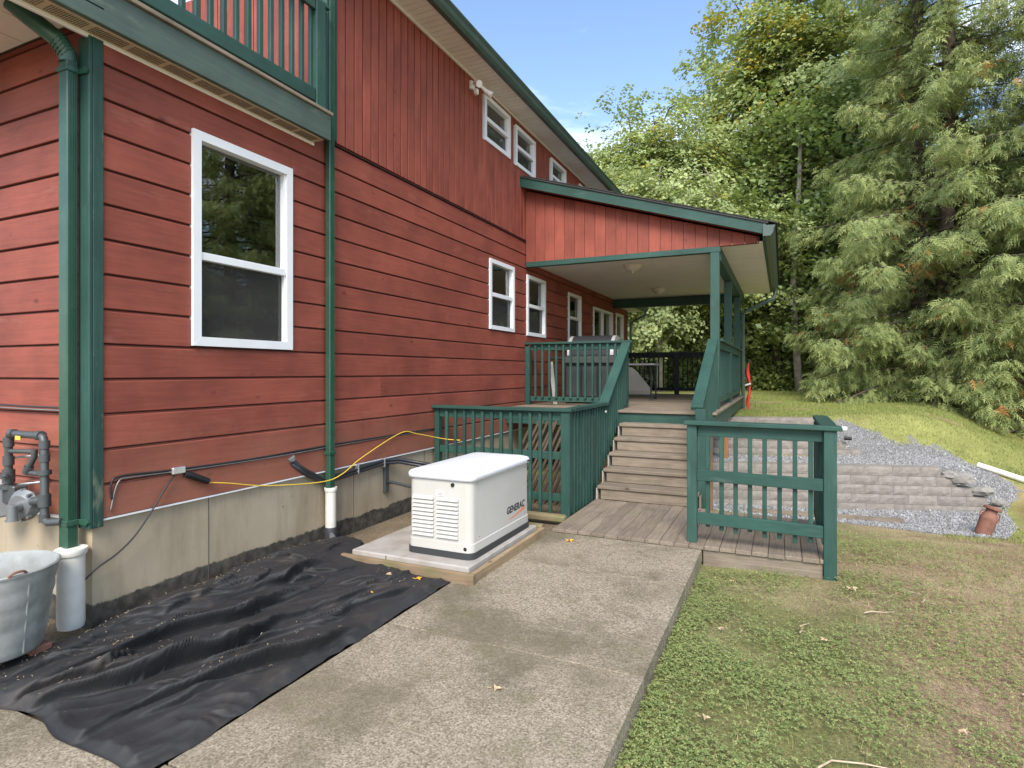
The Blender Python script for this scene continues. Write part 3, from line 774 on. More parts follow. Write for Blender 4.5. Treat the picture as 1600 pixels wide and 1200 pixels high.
def fabric():
    nx, ny = 170, 280
    xs = np.linspace(0.12, 1.78, nx); ys = np.linspace(0.62, 4.35, ny)
    X, Y = np.meshgrid(xs, ys)
    lo = 0.06 + 0.10*vnoise(Y, Y*0, 2.0, 3) + 0.05*vnoise(Y, Y*0, 7, 4)
    hi = 1.765 - 0.035*vnoise(Y, Y*0, 3.0, 6) - 0.03*vnoise(Y, Y*0, 9, 7)
    s = (X-0.12)/1.66; Xr = lo + s*(hi-lo)
    top = 4.02 + 0.14*vnoise(X, X*0, 2.3, 5) - 0.04*X + 0.42*sstep((0.75-X)/0.25)
    bot = 1.63 - 0.13*vnoise(X, X*0, 3.0, 8)
    Yr = bot + (Y-0.62)/(4.35-0.62)*(top-bot)
    Z = 0.010 + 0.030*vnoise(Xr, Yr, 1.4, 2) + 0.010*vnoise(Xr, Yr, 5, 9) + 0.006*vnoise(Xr, Yr, 13, 3)
    Z = Z + 0.06*np.exp(-((Xr-0.32)/0.28)**2)*sstep((Yr-1.9)/0.8)*(0.4+vnoise(Yr, Xr, 1.3, 4))
    DX = np.zeros_like(Z); DY = np.zeros_like(Z)
    for (ang, fa, fl, amp, sd) in ((1.15,7.0,1.7,0.020,41),(0.75,9.0,2.4,0.014,42),(1.7,11.0,3.0,0.010,43)):   # sharp creases
        ca, sa = math.cos(ang), math.sin(ang); al = Xr*ca+Yr*sa; ac = -Xr*sa+Yr*ca + 0.06*np.sin(al*3+sd)
        rd = 1-np.abs(2*vnoise(al*fl/fa, ac, fa, sd)-1); Z = Z + amp*np.clip(rd-0.35,0,1)**2.2*2.2*(0.3+vnoise(Xr,Yr,1.5,sd+9))
    folds = [((0.62,0.85),(1.30,3.30),0.085,0.040),((0.42,0.95),(1.02,3.95),0.060,0.034),((1.02,0.95),(1.66,3.05),0.070,0.036),((0.35,2.1),(0.72,3.9),0.045,0.035),
             ((1.05,2.3),(1.66,3.75),0.060,0.030),((0.30,1.15),(0.85,2.3),0.050,0.04),((1.30,0.95),(1.70,1.95),0.055,0.03),((0.26,2.5),(0.62,3.15),0.045,0.03),((1.22,3.0),(1.40,3.98),0.055,0.028),
             ((0.45,3.1),(0.85,3.7),0.035,0.03),((0.24,2.35),(0.46,2.6),0.045,0.03),((0.6,1.6),(0.80,2.15),0.04,0.03),((1.35,1.7),(1.55,2.5),0.040,0.025),((0.8,2.6),(0.95,3.3),0.035,0.025),((0.22,1.0),(0.5,1.5),0.04,0.03)]
    for k in range(36):
        px, py = RNG.uniform(0.25,1.6), RNG.uniform(1.6,3.9); an = RNG.normal(1.2,0.35); L = RNG.uniform(0.18,0.55)
        folds.append(((px,py),(px+L*math.cos(an),py+L*math.sin(an)),RNG.uniform(0.014,0.034),RNG.uniform(0.012,0.022)))
    for (p, q, hgt, w) in folds:
        dx, dy = q[0]-p[0], q[1]-p[1]; L = math.hypot(dx, dy); ux, uy = dx/L, dy/L
        a = (Xr-p[0])*ux + (Yr-p[1])*uy; d = -(Xr-p[0])*uy + (Yr-p[1])*ux
        sc = min(1.0, L/1.2)
        d = d + sc*(0.05*np.sin(a*4.1+hgt*90) + 0.016*np.sin(a*11+w*200))
        en = min(0.35, L*0.4); env = sstep(np.clip(np.minimum(a/en, (L-a)/en), 0, 1))
        hh = 1.45*hgt*(0.65+0.45*np.sin(a*3.3+w*77)); w = w*0.85
        pr = env*hh*np.where(d < 0, np.exp(-(d/(w*0.5))**2), np.exp(-(np.abs(d)/(w*2.3))**1.3))
        Z = Z + pr; DX = DX + uy*0.75*pr; DY = DY - ux*0.75*pr
        Z = Z - env*0.35*hh*np.exp(-((d+w*1.3)/(w*0.8))**2)
    edge = np.minimum(np.minimum(s, 1-s)*1.66/0.06, np.minimum((Y-0.62), (4.35-Y))/0.08)
    ec = np.clip(edge, 0.15, 1)
    Z = np.maximum(Z*ec - 0.004, 0.003 + 0.002*vnoise(Xr, Yr, 20, 5))
    Xf = np.minimum(Xr + DX*ec, 1.765); Yf = Yr + DY*ec
    i = np.arange(nx*ny).reshape(ny, nx)
    F = np.stack([i[:-1,:-1], i[:-1,1:], i[1:,1:], i[1:,:-1]], -1).reshape(-1, 4)
    o = np_mesh('landscape_fabric', np.stack([Xf, Yf, Z], -1), F, M['fabric'], smooth=True)
    tag(o, 'crumpled black landscape fabric spread over the bed beside the path', 'fabric')
fabric()

pad = thing('concrete_pad', 'concrete pad in a tan lumber frame carrying the generator', 'pad', (1.2, 4.7, 0))
MB().cbox(0.72, 1.87, 4.045, 5.45, 0.0, 0.118, 0.01).build('pad_slab', M['padc'], pad)
MB().box(1.08, 1.086, 4.04, 4.0455, 0.0, 0.11).build('crack', M['interior'], pad)
MB().cbox(0.64, 1.935, 4.00, 4.040, -0.03, 0.082, 0.004).build('frame_board', M['lumber'], pad)
MB().cbox(1.880, 1.925, 4.044, 5.55, -0.03, 0.078, 0.004).build('frame_board', M['lumber_y'], pad)

# ------------------------------------------------------------------ generator
gx0, gx1, gy0, gy1, gz = 1.195, 1.815, 4.20, 5.40, 0.119
gen = thing('generator', 'off-white standby generator with louvred end beside the foundation', 'generator', ((gx0+gx1)/2, (gy0+gy1)/2, gz))
MB().loops([rrect(gx0-0.012, gx1+0.012, gy0-0.012, gy1+0.012, 0.07, gz), rrect(gx0-0.012, gx1+0.012, gy0-0.012, gy1+0.012, 0.07, gz+0.052)]).build('base', M['gen_base'], gen, smooth=True)
MB().loops([rrect(gx0-0.004, gx1+0.004, gy0-0.004, gy1+0.004, 0.065, gz+0.053), rrect(gx0-0.004, gx1+0.004, gy0-0.004, gy1+0.004, 0.065, gz+0.122), rrect(gx0+0.004, gx1-0.004, gy0+0.004, gy1-0.004, 0.06, gz+0.128)]).build('skirt', M['gen'], gen, smooth=True)
MB().loops([rrect(gx0+0.003, gx1-0.003, gy0+0.003, gy1-0.003, 0.06, gz+0.1285), rrect(gx0+0.006, gx1-0.006, gy0+0.006, gy1-0.006, 0.06, gz+0.635)]).build('enclosure', M['gen'], gen, smooth=True)
def lid_ring(e, z0, r, crown=0.0):
    ring = rrect(gx0-e, gx1+e, gy0-e, gy1+e, r, z0, 6)
    return [(x, y, z+crown*(1-((x-(gx0+gx1)/2)/0.36)**2*0.0) + 0.0) for x, y, z in ring]
lid = MB()
lid.loops([lid_ring(0.002, gz+0.634, 0.065), lid_ring(0.016, gz+0.640, 0.075), lid_ring(0.018, gz+0.672, 0.078), lid_ring(0.008, gz+0.690, 0.075), lid_ring(-0.03, gz+0.704, 0.07), lid_ring(-0.16, gz+0.716, 0.05)])
lid = lid.build('lid', M['gen_lid'], gen, smooth='all')
for c in range(2):
    x0 = gx0+0.055+c*0.235
    for k in range(10):
        z = gz+0.155+k*0.034
        b = MB(); b.add([(x0,gy0+0.003,z),(x0+0.205,gy0+0.003,z),(x0+0.205,gy0-0.018,z+0.004),(x0,gy0-0.018,z+0.004),(x0,gy0-0.016,z+0.009),(x0+0.205,gy0-0.016,z+0.009),(x0+0.205,gy0+0.003,z+0.031),(x0,gy0+0.003,z+0.031)],
                        [(0,1,2,3),(3,2,5,4),(4,5,6,7),(0,3,4,7),(1,6,5,2)])
        b.build('louvre', M['gen'], gen)
for (lx, lz, r) in ((gx1-0.18, gz+0.60, 0.016), (gx1-0.06, gz+0.085, 0.015)):
    b = MB(); b.tube([(lx, gy0-0.006, lz), (lx, gy0+0.02, lz)], r, 12); b.build('lock', M['black'], gen)
MB().box(gx1-0.34, gx1-0.265, gy0+0.001, gy0+0.0045, gz+0.50, gz+0.545).build('sticker', M['gen_lid'], gen)
for k in range(3): MB().box(gx1-0.325+0.0, gx1-0.275, gy0-0.0005, gy0+0.0008, gz+0.507+k*0.012, gz+0.511+k*0.012).build('sticker_line', M['rust'], gen)
MB().box(gx1-0.002, gx1+0.0185, gy1-0.10, gy1-0.035, gz+0.652, gz+0.668).build('badge', M['char'], gen)
for (a_, b_, c_, d_) in ((gy0+0.10, gy0+0.104, 0.13, 0.63), (gy1-0.075, gy1-0.072, 0.13, 0.63)): MB().box(gx1-0.008, gx1-0.0035, a_, b_, gz+c_, gz+d_).build('panel_seam', M['padc'], gen)
for (yy, zz) in ((gy0+0.14, 0.16), (gy1-0.12, 0.16), (gy1-0.12, 0.60)):
    MB().tube([(gx1-0.012, yy, gz+zz), (gx1-0.0015, yy, gz+zz)], 0.006, 8).build('screw', M['gas_light'], gen)
def lettering(text, size, mat, name, parent, mtx):
    cu = bpy.data.curves.new('t', 'FONT'); cu.body = text; cu.size = size; cu.extrude = 0.0012; cu.shear = 0.22; cu.space_character = 1.06; cu.offset = 0.0035
    to = bpy.data.objects.new('t', cu); COL.objects.link(to)
    bpy.context.view_layer.update()
    me = bpy.data.meshes.new_from_object(to.evaluated_get(bpy.context.evaluated_depsgraph_get()))
    bpy.data.objects.remove(to)
    me.materials.clear(); me.transform(mtx); me.transform(Matrix.Translation(-ORG[parent]))
    return link(name, me, mat, parent)
rotm = Matrix(((0,0,1,0),(1,0,0,0),(0,1,0,0),(0,0,0,1)))     # text x -> +Y, text y -> +Z, normal -> +X
lettering('GENERAC', 0.086, M['letter_black'], 'lettering', gen, Matrix.Translation((gx1-0.0040, gy1-0.530, gz+0.225)) @ rotm)
sw = MB(); ya = gy1-0.52
sw.prism([(ya, gz+0.165),(ya+0.12,gz+0.178),(ya+0.26,gz+0.196),(ya+0.40,gz+0.222),(ya+0.41,gz+0.199),(ya+0.30,gz+0.186),(ya+0.12,gz+0.168)], gx1-0.008, gx1-0.0030, 'x')
sw.build('swoosh', M['letter_orange'], gen)

# ------------------------------------------------------------------ landing deck, stairs, upper deck
DZ = 0.03; UZ = 1.08
land = thing('landing_deck', 'low weathered wood landing between the concrete path and the stairs', 'deck', (3.1, 6.5, 0))
x = 1.94; k = 0
while x < 4.42:
    w = 0.1365; gp_ = 0.0035
    ye = 7.28 if x < 3.2 else 7.2
    MB().cbox(x, min(x+w-gp_, 4.44), 5.715+random.uniform(-0.006,0.006), ye, DZ-0.036, DZ+random.uniform(-0.002,0.002), 0.004).build('deck_board', M['deck_y'], land)
    x += w
MB().cbox(3.43, 4.42, 5.735, 5.775, DZ-0.215, DZ-0.038, 0.004).build('fascia', M['deck_x'], land)
MB().cbox(1.95, 3.42, 5.735, 5.775, DZ-0.16, DZ-0.038, 0.004).build('fascia', M['deck_x'], land)
MB().cbox(4.38, 4.42, 5.78, 7.18, DZ-0.22, DZ-0.038, 0.004).build('fascia', M['deck_y'], land)
MB().cbox(1.95, 1.99, 5.78, 7.25, DZ-0.22, DZ-0.038, 0.004).build('fascia', M['deck_y'], land)

stairs = thing('staircase', 'six-rise weathered wooden staircase climbing to the porch deck', 'stairs', (2.6, 7.9, 0))
for i in range(5):
    z = DZ+0.175*(i+1); yn = 7.26+0.275*i
    MB().cbox(1.96, 3.20, yn, yn+0.296, z-0.042, z, 0.006).build('tread', M['deck_x'], stairs)
for i in range(6):
    z = DZ+0.175*i; yn = 7.26+0.275*i+0.025
    MB().cbox(2.0, 3.18, yn, yn+0.022, z+0.002, z+0.132, 0.003).build('riser', M['deck_x'] if i < 5 else M['green_x'], stairs)
for xs_ in (1.94, 3.205):
    b = MB(); pr = [(7.28,DZ-0.15)]
    for i in range(5): pr += [(7.285+0.275*i, DZ+0.175*i-0.01), (7.285+0.275*i, DZ+0.175*(i+1)-0.042)]
    pr += [(8.64,DZ+0.175*5-0.042),(8.64,0.62),(7.75,DZ-0.15)]
    b.prism(pr, xs_, xs_+0.02, 'x'); b.build('stringer', M['padc'] if xs_ < 2 else M['deck_y'], stairs)

updeck = thing('porch_deck', 'raised porch deck with weathered boards along the red wall', 'deck', (1.7, 12, 0))
y = 8.62
while y < 15.6:
    MB().cbox(0.03, 3.275, y, y+0.133, UZ-0.036, UZ+random.uniform(-0.002,0.001), 0.004).build('deck_board', M['deck_x'], updeck); y += 0.1365
MB().cbox(0.03, 3.245, 8.655, 8.695, UZ-0.26, UZ-0.038, 0.004).build('rim_joist', M['green_x'], updeck)
MB().cbox(3.20, 3.24, 8.70, 15.55, UZ-0.26, UZ-0.038, 0.004).build('rim_joist', M['green_y'], updeck)
MB().cbox(0.03, 3.19, 15.51, 15.55, UZ-0.26, UZ-0.038, 0.004).build('rim_joist', M['green_x'], updeck)
for yy in (9.6, 10.6, 11.6, 12.6, 13.6, 14.6): MB().box(0.04, 3.19, yy, yy+0.04, UZ-0.22, UZ-0.04).build('joist', M['lumber'], updeck)
for (px, py) in ((3.15, 8.85), (3.15, 11.6), (3.15, 15.2), (1.6, 8.9)):
    MB().cbox(px-0.045, px+0.045, py-0.045, py+0.045, -0.9, UZ-0.262, 0.004).build('support_post', M['orange_post'], updeck)

# ------------------------------------------------------------------ railings
def railing(name, label, loc): return thing(name, label, 'railing', loc, None)
def bal_mesh(h, w=0.038): return MB().cbox(-w/2, w/2, -w/2, w/2, 0, h, 0.003).mesh()
# fence from the wall to the landing's corner post
r1 = railing('railing', 'green picket railing behind the generator, from the red wall to a corner post', (0.9, 6.5, 0))
MB().cbox(0.03, 0.10, 6.47, 6.55, -0.2, 1.185, 0.004).build('post', M['green_z'], r1)
MB().cbox(1.765, 1.875, 6.44, 6.55, -0.12, 1.185, 0.004).build('post', M['green_z'], r1)
MB().cbox(0.025, 1.90, 6.415, 6.565, 1.186, 1.224, 0.005).build('cap_rail', M['green_x'], r1)
MB().cbox(0.10, 1.765, 6.49, 6.53, 1.075, 1.184, 0.004).build('top_rail', M['green_x'], r1)
MB().cbox(0.10, 1.765, 6.49, 6.53, 0.62, 0.71, 0.004).build('middle_rail', M['green_x'], r1)
MB().cbox(0.10, 1.765, 6.49, 6.53, 0.13, 0.22, 0.004).build('bottom_rail', M['green_x'], r1)
me = bal_mesh(1.20)
for k in range(12): link('baluster', me, M['green_z'], r1, (0.22+k*0.128-0.9, 6.470-6.5, -0.02+random.uniform(-0.03,0.02)))
# rail along the stairs on the house side
r2 = railing('railing', 'green railing that climbs beside the stairs on the house side', (1.85, 7.8, 0))
KY, TY = 8.02, 9.30
MB().prism([(6.57,1.186),(KY,1.186),(TY,2.075),(TY,2.12),(KY-0.02,1.225),(6.57,1.224)], 1.765, 1.905, 'x').build('cap_rail', M['green_y'], r2)
MB().prism([(6.56,1.08),(KY+0.03,1.08),(TY,1.96),(TY,2.072),(KY,1.183),(6.56,1.183)], 1.80, 1.84, 'x').build('top_rail', M['green_y'], r2)
MB().prism([(6.56,0.10),(7.35,0.10),(TY,1.37),(TY,1.47),(7.32,0.19),(6.56,0.19)], 1.80, 1.84, 'x').build('bottom_rail', M['green_y'], r2)
MB().cbox(1.80, 1.89, 7.30, 7.39, -0.1, 1.08, 0.004).build('post', M['green_z'], r2)
MB().cbox(1.765, 1.855, 9.31, 9.40, UZ, 2.10, 0.004).build('post', M['green_z'], r2)
yy = 6.63; k = 0
while yy < 9.25:
    zt = 1.175 if yy < KY else 1.175+(yy-KY)*0.695
    zb = -0.02 if yy < 7.35 else -0.02+(yy-7.35)*0.655
    MB().cbox(1.842, 1.880, yy-0.019, yy+0.019, zb, zt, 0.003).build('baluster', M['green_z'], r2)
    yy += 0.118
b = MB(); b.tube([(1.882,7.93,1.10),(1.896,7.93,1.10)], 0.016, 10); b.build('bolt_cap', M['white'], r2)
# guard rail on the porch deck in front of the grill
r3 = railing('railing', 'green guard railing across the porch deck in front of the grill', (0.9, 9.45, UZ))
MB().cbox(0.026, 0.115, 9.42, 9.51, UZ-0.25, 2.09, 0.004).build('post', M['green_z'], r3)
MB().cbox(0.024, 1.90, 9.40, 9.54, 2.122, 2.160, 0.005).build('cap_rail', M['green_x'], r3)
MB().cbox(0.116, 1.76, 9.46, 9.50, 2.02, 2.120, 0.004).build('top_rail', M['green_x'], r3)
MB().cbox(0.116, 1.76, 9.46, 9.50, 1.14, 1.225, 0.004).build('bottom_rail', M['green_x'], r3)
me = bal_mesh(0.92)
for k in range(12): link('baluster', me, M['green_z'], r3, (0.22+k*0.128-0.9, -0.012+0.0, 0.12))
# handrail on the open side of the stairs
r4 = railing('railing', 'sloping green stair handrail from the porch post down to a short newel post', (3.2, 8.4, 0))
MB().cbox(3.15, 3.27, 7.36, 7.45, -0.12, 1.20, 0.004).build('newel_post', M['green_z'], r4)
MB().beam((3.155,7.46,1.20), (3.155,9.33,2.13), 0.14, 0.040, (1,0,0)).build('cap_rail', M['green_y'], r4)
MB().beam((3.165,7.47,1.12), (3.165,9.33,2.045), 0.04, 0.10, (1,0,0)).build('top_rail', M['green_y'], r4)
MB().beam((3.165,7.47,0.36), (3.165,9.33,1.30), 0.04, 0.09, (1,0,0)).build('bottom_rail', M['green_y'], r4)
yy = 7.56
while yy < 9.3:
    z = 1.12+(yy-7.47)*0.4973
    MB().cbox(3.187, 3.225, yy-0.019, yy+0.019, z-0.86, z+0.04, 0.003).build('baluster', M['green_z'], r4); yy += 0.122
# railing across the front of the landing
r5 = railing('railing', 'short green railing along the front of the low landing, with a taller end post', (3.9, 5.8, 0))
MB().cbox(3.275, 3.365, 5.80, 5.89, DZ, 1.145, 0.004).build('post', M['green_z'], r5)
MB().cbox(4.425, 4.525, 5.70, 5.80, -0.30, 1.145, 0.004).build('post', M['green_z'], r5)
def skew(mb, f):
    mb.v = [(x, y+f(x), z) for x, y, z in mb.v]; return mb
sk = lambda x: -0.09*(x-3.32)/1.15
skew(MB().cbox(3.245, 4.565, 5.765, 5.905, 1.146, 1.184, 0.005), sk).build('cap_rail', M['green_x'], r5)
skew(MB().cbox(3.366, 4.424, 5.84, 5.88, 1.04, 1.144, 0.004), sk).build('top_rail', M['green_x'], r5)
skew(MB().cbox(3.366, 4.424, 5.80, 5.84, 0.62, 0.725, 0.004), sk).build('middle_rail', M['green_x'], r5)
skew(MB().cbox(3.366, 4.424, 5.80, 5.84, 0.215, 0.32, 0.004), sk).build('bottom_rail', M['green_x'], r5)
me = bal_mesh(0.98)
for k in range(8):
    xx = 3.46+k*0.124
    link('baluster', me, M['green_z'], r5, (xx-3.9, 5.861+sk(xx)-5.8-0.0, 0.155+random.uniform(-0.02,0.03)))
# side railing of the landing
r6 = railing('railing', 'green side railing on the right of the landing, seen nearly end-on', (4.47, 6.5, 0))
MB().cbox(4.40, 4.54, 5.815, 7.12, 1.146, 1.184, 0.005).build('cap_rail', M['green_y'], r6)
MB().cbox(4.44, 4.48, 5.81, 7.0, 1.04, 1.144, 0.004).build('top_rail', M['green_y'], r6)
MB().cbox(4.44, 4.48, 5.81, 7.0, 0.215, 0.32, 0.004).build('bottom_rail', M['green_y'], r6)
MB().cbox(4.425, 4.515, 7.0, 7.09, -0.4, 1.145, 0.004).build('post', M['green_z'], r6)
for k in range(9): MB().cbox(4.40, 4.438, 5.93+k*0.12, 5.968+k*0.12, 0.16, 1.13, 0.003).build('baluster', M['green_z'], r6)
# railing between the right porch posts
r7 = railing('railing', 'green railing between the right-hand porch posts', (3.2, 12.3, UZ))
for (a, b_) in ((9.56, 11.77), (11.93, 14.27)):
    MB().cbox(3.14, 3.28, a, b_, 2.12, 2.158, 0.004).build('cap_rail', M['green_y'], r7)
    MB().cbox(3.19, 3.23, a, b_, 2.01, 2.118, 0.004).build('top_rail', M['green_y'], r7)
    MB().cbox(3.19, 3.23, a, b_, 1.17, 1.26, 0.004).build('bottom_rail', M['green_y'], r7)
    yy = a+0.1
    while yy < b_-0.05:
        MB().cbox(3.150, 3.188, yy, yy+0.038, 1.15, 2.10, 0.003).build('baluster', M['green_z'], r7); yy += 0.122
# railing across the far end
M['backlit_x'] = painted_wood('backlit_shade_paint_x', (0.012,0.017,0.016), 'x', worn=(0.03,0.035,0.033), wear=0.05, knots=False); M['backlit_z'] = painted_wood('backlit_shade_paint_z', (0.012,0.017,0.016), 'z', worn=(0.03,0.035,0.033), wear=0.05, knots=False)  # backlit shade of the far railing put into its colour as near-black
r8 = railing('railing', 'railing coloured dark as backlit shade across the far end of the porch against the trees', (1.7, 15.3, UZ))
MB().cbox(0.03, 3.12, 15.22, 15.36, 2.11, 2.15, 0.004).build('cap_rail', M['backlit_x'], r8)
MB().cbox(0.03, 3.12, 15.27, 15.31, 2.01, 2.108, 0.004).build('top_rail', M['backlit_x'], r8)
MB().cbox(0.03, 3.12, 15.27, 15.31, 1.17, 1.25, 0.004).build('bottom_rail', M['backlit_x'], r8)
MB().cbox(1.63, 1.74, 15.18, 15.268, UZ, 2.108, 0.004).build('post', M['backlit_z'], r8)
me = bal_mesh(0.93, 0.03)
for k in range(25): link('baluster', me, M['backlit_z'], r8, (0.15+k*0.12-1.7, -0.05, 0.10))

# ------------------------------------------------------------------ porch roof
GY = 9.46; BY = 9.22
porch = thing('porch_roof', 'lean-to porch roof with red gable boards, green posts and cream ceiling', 'porch', (2, 12.4, UZ))
def zroof(x): return 4.85 - (4.85-3.655)*x/3.88
MB().cbox(0.035, 3.25, GY-0.02, GY+0.09, 3.475, 3.560, 0.004).build('front_beam', M['green_x'], porch)
MB().cbox(3.10, 3.25, GY+0.095, 15.5, 3.36, 3.555, 0.004).build('side_beam', M['green_y'], porch)
MB().cbox(0.035, 3.25, 15.28, 15.40, 3.33, 3.555, 0.004).build('far_beam', M['green_x'], porch)
gw = MB().prism([(0.036,3.561),(3.78,3.561),(3.78,3.60),(0.036,4.74)], GY+0.02, GY+0.06, 'y').build('gable', M['red_core'], porch)
x = 0.036
while x < 3.8:
    x1 = min(x+0.178, 3.80)
    b = MB(); za, zb = zroof(x)-0.03, zroof(x1)-0.03
    b.prism([(x,3.5615),(x1-0.006,3.5615),(x1-0.006,max(zb,3.563)),(x,max(za,3.566))], GY-0.012+random.uniform(-.001,.001), GY+0.0195, 'y')
    b.build('gable_board', M['red_z'], gw); x = x1
def rakeboard(y0, y1, name, mat, dz0, dz1, xa=0.0, xb=3.88):
    MB().prism([(xa,zroof(xa)+dz0),(xb,zroof(xb)+dz0),(xb,zroof(xb)+dz1),(xa,zroof(xa)+dz1)], y0, y1, 'y').build(name, mat, porch)
rakeboard(BY, BY+0.04, 'barge_board', M['green_x'], -0.02, 0.135)
rakeboard(BY+0.041, GY-0.013, 'rake_soffit', M['red_x'], 0.0, 0.012)
rakeboard(BY-0.02, 15.75, 'roof_deck', M['shingle'], 0.137, 0.165, 0.0, 3.92)
for k in range(10):
    xx = 0.1+k*0.39
    MB().prism([(xx,zroof(xx)+0.166),(xx+0.43,zroof(xx+0.43)+0.166),(xx+0.43,zroof(xx+0.43)+0.180),(xx,zroof(xx)+0.170)], BY-0.03, 15.76, 'y').build('shingle_course', M['shingle'], porch)
ceil = MB().box(0.036, 3.84, GY+0.095, 15.6, 3.585, 3.60).build('ceiling', M['soffit'], porch)
yy = GY-0.01
k = 0
while yy < 15.58:
    a = 0.04 if yy > GY+0.09 else 3.252
    MB().cbox(a, 3.84, yy, yy+0.0935, 3.5655 if yy > GY+0.09 else 3.563, 3.584, 0.002).build('ceiling_board', M['soffit'], ceil); yy += 0.097
MB().cbox(3.845, 3.87, BY+0.045, 15.62, 3.56, 3.76, 0.003).build('fascia', M['green_y'], porch)
MB().prism([(3.875,3.60),(3.95,3.60),(3.985,3.65),(3.99,3.70),(4.01,3.735),(4.01,3.75),(3.995,3.75),(3.975,3.71),(3.885,3.71),(3.885,3.745),(3.875,3.745)], BY-0.03, 15.62, 'y').build('gutter', M['gutter'], porch)
MB().prism([(3.85,3.60),(3.95,3.60),(3.985,3.65),(3.99,3.70),(4.01,3.735),(4.01,3.75),(3.895,3.755),(3.875,3.78),(3.85,3.76)], BY-0.036, BY-0.0305, 'y').build('gutter_end_cap', M['gutter'], porch)
for (py, m) in ((9.415, 'p'), (11.85, 'p'), (14.35, 'p')):
    MB().cbox(3.10, 3.235, py-0.068 if py > 10 else GY-0.02-0.0, py+0.068 if py > 10 else GY+0.089, UZ+0.002, 3.355 if py > 10 else 3.473, 0.005).build('post', M['green_z'], porch)
dn = MB(); dn.tube([(3.94,15.55,3.60),(3.94,15.55,3.50),(3.90,15.52,3.42),(3.30,15.2,3.10),(3.25,15.17,3.02),(3.25,15.17,0.3)], 0.042, 8)
dn.build('downspout', M['gutter'], porch, smooth=True)
for i, (lx, ly) in enumerate(((1.68, 10.45), (1.52, 13.7))):
    t = thing('ceiling_light', ['frosted dome ceiling light on the porch ceiling, nearer of two', 'frosted dome ceiling light on the porch ceiling, farther of two'][i], 'ceiling light', (lx, ly, 3.56), 'porch ceiling lights')
    MB().lathe((lx,ly,3.40), [(0.165,0.163),(0.17,0.145),(0.155,0.132)], 24).build('pan', M['lamp'], t, smooth=True)
    MB().lathe((lx,ly,3.40), [(0.15,0.131),(0.14,0.10),(0.11,0.07),(0.06,0.048),(0.015,0.04)], 24).build('dome', M['lamp'], t, smooth=True)
    MB().lathe((lx,ly,3.40), [(0.014,0.039),(0.018,0.028),(0.006,0.012)], 10).build('finial', M['soffit'], t, smooth=True)

# ------------------------------------------------------------------ things on the porch
g = thing('barbecue_grill', 'dark covered-cart barbecue grill with steel lid ends behind the guard railing', 'grill', (0.95, 10.3, UZ))
b = MB(); b.cbox(0.55, 1.45, 10.05, 10.6, UZ+0.08, UZ+0.86, 0.012); b.build('cart', M['char'], g)
for xx in (0.57, 0.87, 1.17): MB().cbox(xx, xx+0.26, 10.035, 10.049, UZ+0.14, UZ+0.66, 0.006).build('door', M['gas'], g)
MB().cbox(0.52, 1.48, 10.00, 10.05, UZ+0.72, UZ+0.84, 0.01).build('control_panel', M['gas'], g)
lidp = [(10.07+0.27-0.27*math.cos(R(a)), UZ+0.865+0.36*math.sin(R(a))) for a in range(0, 181, 15)]
MB().prism(lidp, 0.64, 1.36, 'x').build('lid', M['char'], g, smooth=True)
for xx in (0.575, 1.365): MB().prism([(10.34+(p-10.34)*1.03, q) for p, q in lidp], xx, xx+0.06, 'x').build('lid_end', M['chrome'], g, smooth=True)
MB().tube([(0.68,10.02,UZ+1.05),(1.32,10.02,UZ+1.05)], 0.016, 8).build('handle', M['chrome'], g)
MB().cbox(0.25, 0.55, 10.08, 10.55, UZ+0.80, UZ+0.84, 0.008).build('side_shelf', M['char'], g)
for xx, yy in ((0.58,10.08),(1.42,10.08),(0.58,10.57),(1.42,10.57)): MB().lathe((xx,yy,UZ), [(0.035,0.002),(0.035,0.08)], 10).build('wheel', M['black'], g)
pn = MB(); pn.add([(0.43,9.75,UZ),(0.50,9.75,UZ),(0.34,9.95,UZ+0.75),(0.27,9.95,UZ+0.75),(0.43,9.77,UZ),(0.50,9.77,UZ),(0.34,9.97,UZ+0.75),(0.27,9.97,UZ+0.75)],
                  [(0,1,2,3),(4,5,6,7),(0,1,5,4),(1,2,6,5),(2,3,7,6),(3,0,4,7)])
tag(pn.build('leaning_board', M['table_grey'], loc=(0.4,9.8,UZ)), 'narrow grey board leaning by the wall behind the guard railing', 'board')

tb = thing('folding_table', 'grey folding table with dark metal legs on the porch deck', 'table', (1.3, 12.1, UZ))
MB().cbox(0.55, 1.78, 11.85, 12.55, UZ+0.70, UZ+0.74, 0.01).build('tabletop', M['table_grey'], tb)
for xx in (0.68, 1.70):
    for yy in (11.95, 12.45): MB().tube([(xx,yy,UZ),(xx,yy,UZ+0.70)], 0.016, 8).build('leg', M['char'], tb)
    MB().tube([(xx,11.95,UZ+0.06),(xx,12.45,UZ+0.06)], 0.014, 8).build('crossbar', M['char'], tb)
MB().tube([(1.68,12.2,UZ+0.38),(1.22,12.2,UZ+0.70)], 0.012, 8).build('brace', M['char'], tb)
for yy in (11.95, 12.45): MB().tube([(1.66,yy,UZ+0.012),(1.74,yy,UZ+0.012)], 0.018, 8).build('foot', M['char'], tb)
ch = thing('folding_chair', 'grey folding camp chair beside the table on the porch', 'chair', (1.15, 11.2, UZ))
MB().cbox(0.95, 1.35, 11.28, 11.33, UZ+0.62, UZ+0.90, 0.015).build('backrest', M['chair_fab'], ch)
MB().cbox(0.94, 1.36, 10.92, 11.30, UZ+0.40, UZ+0.44, 0.012).build('seat', M['chair_fab'], ch)
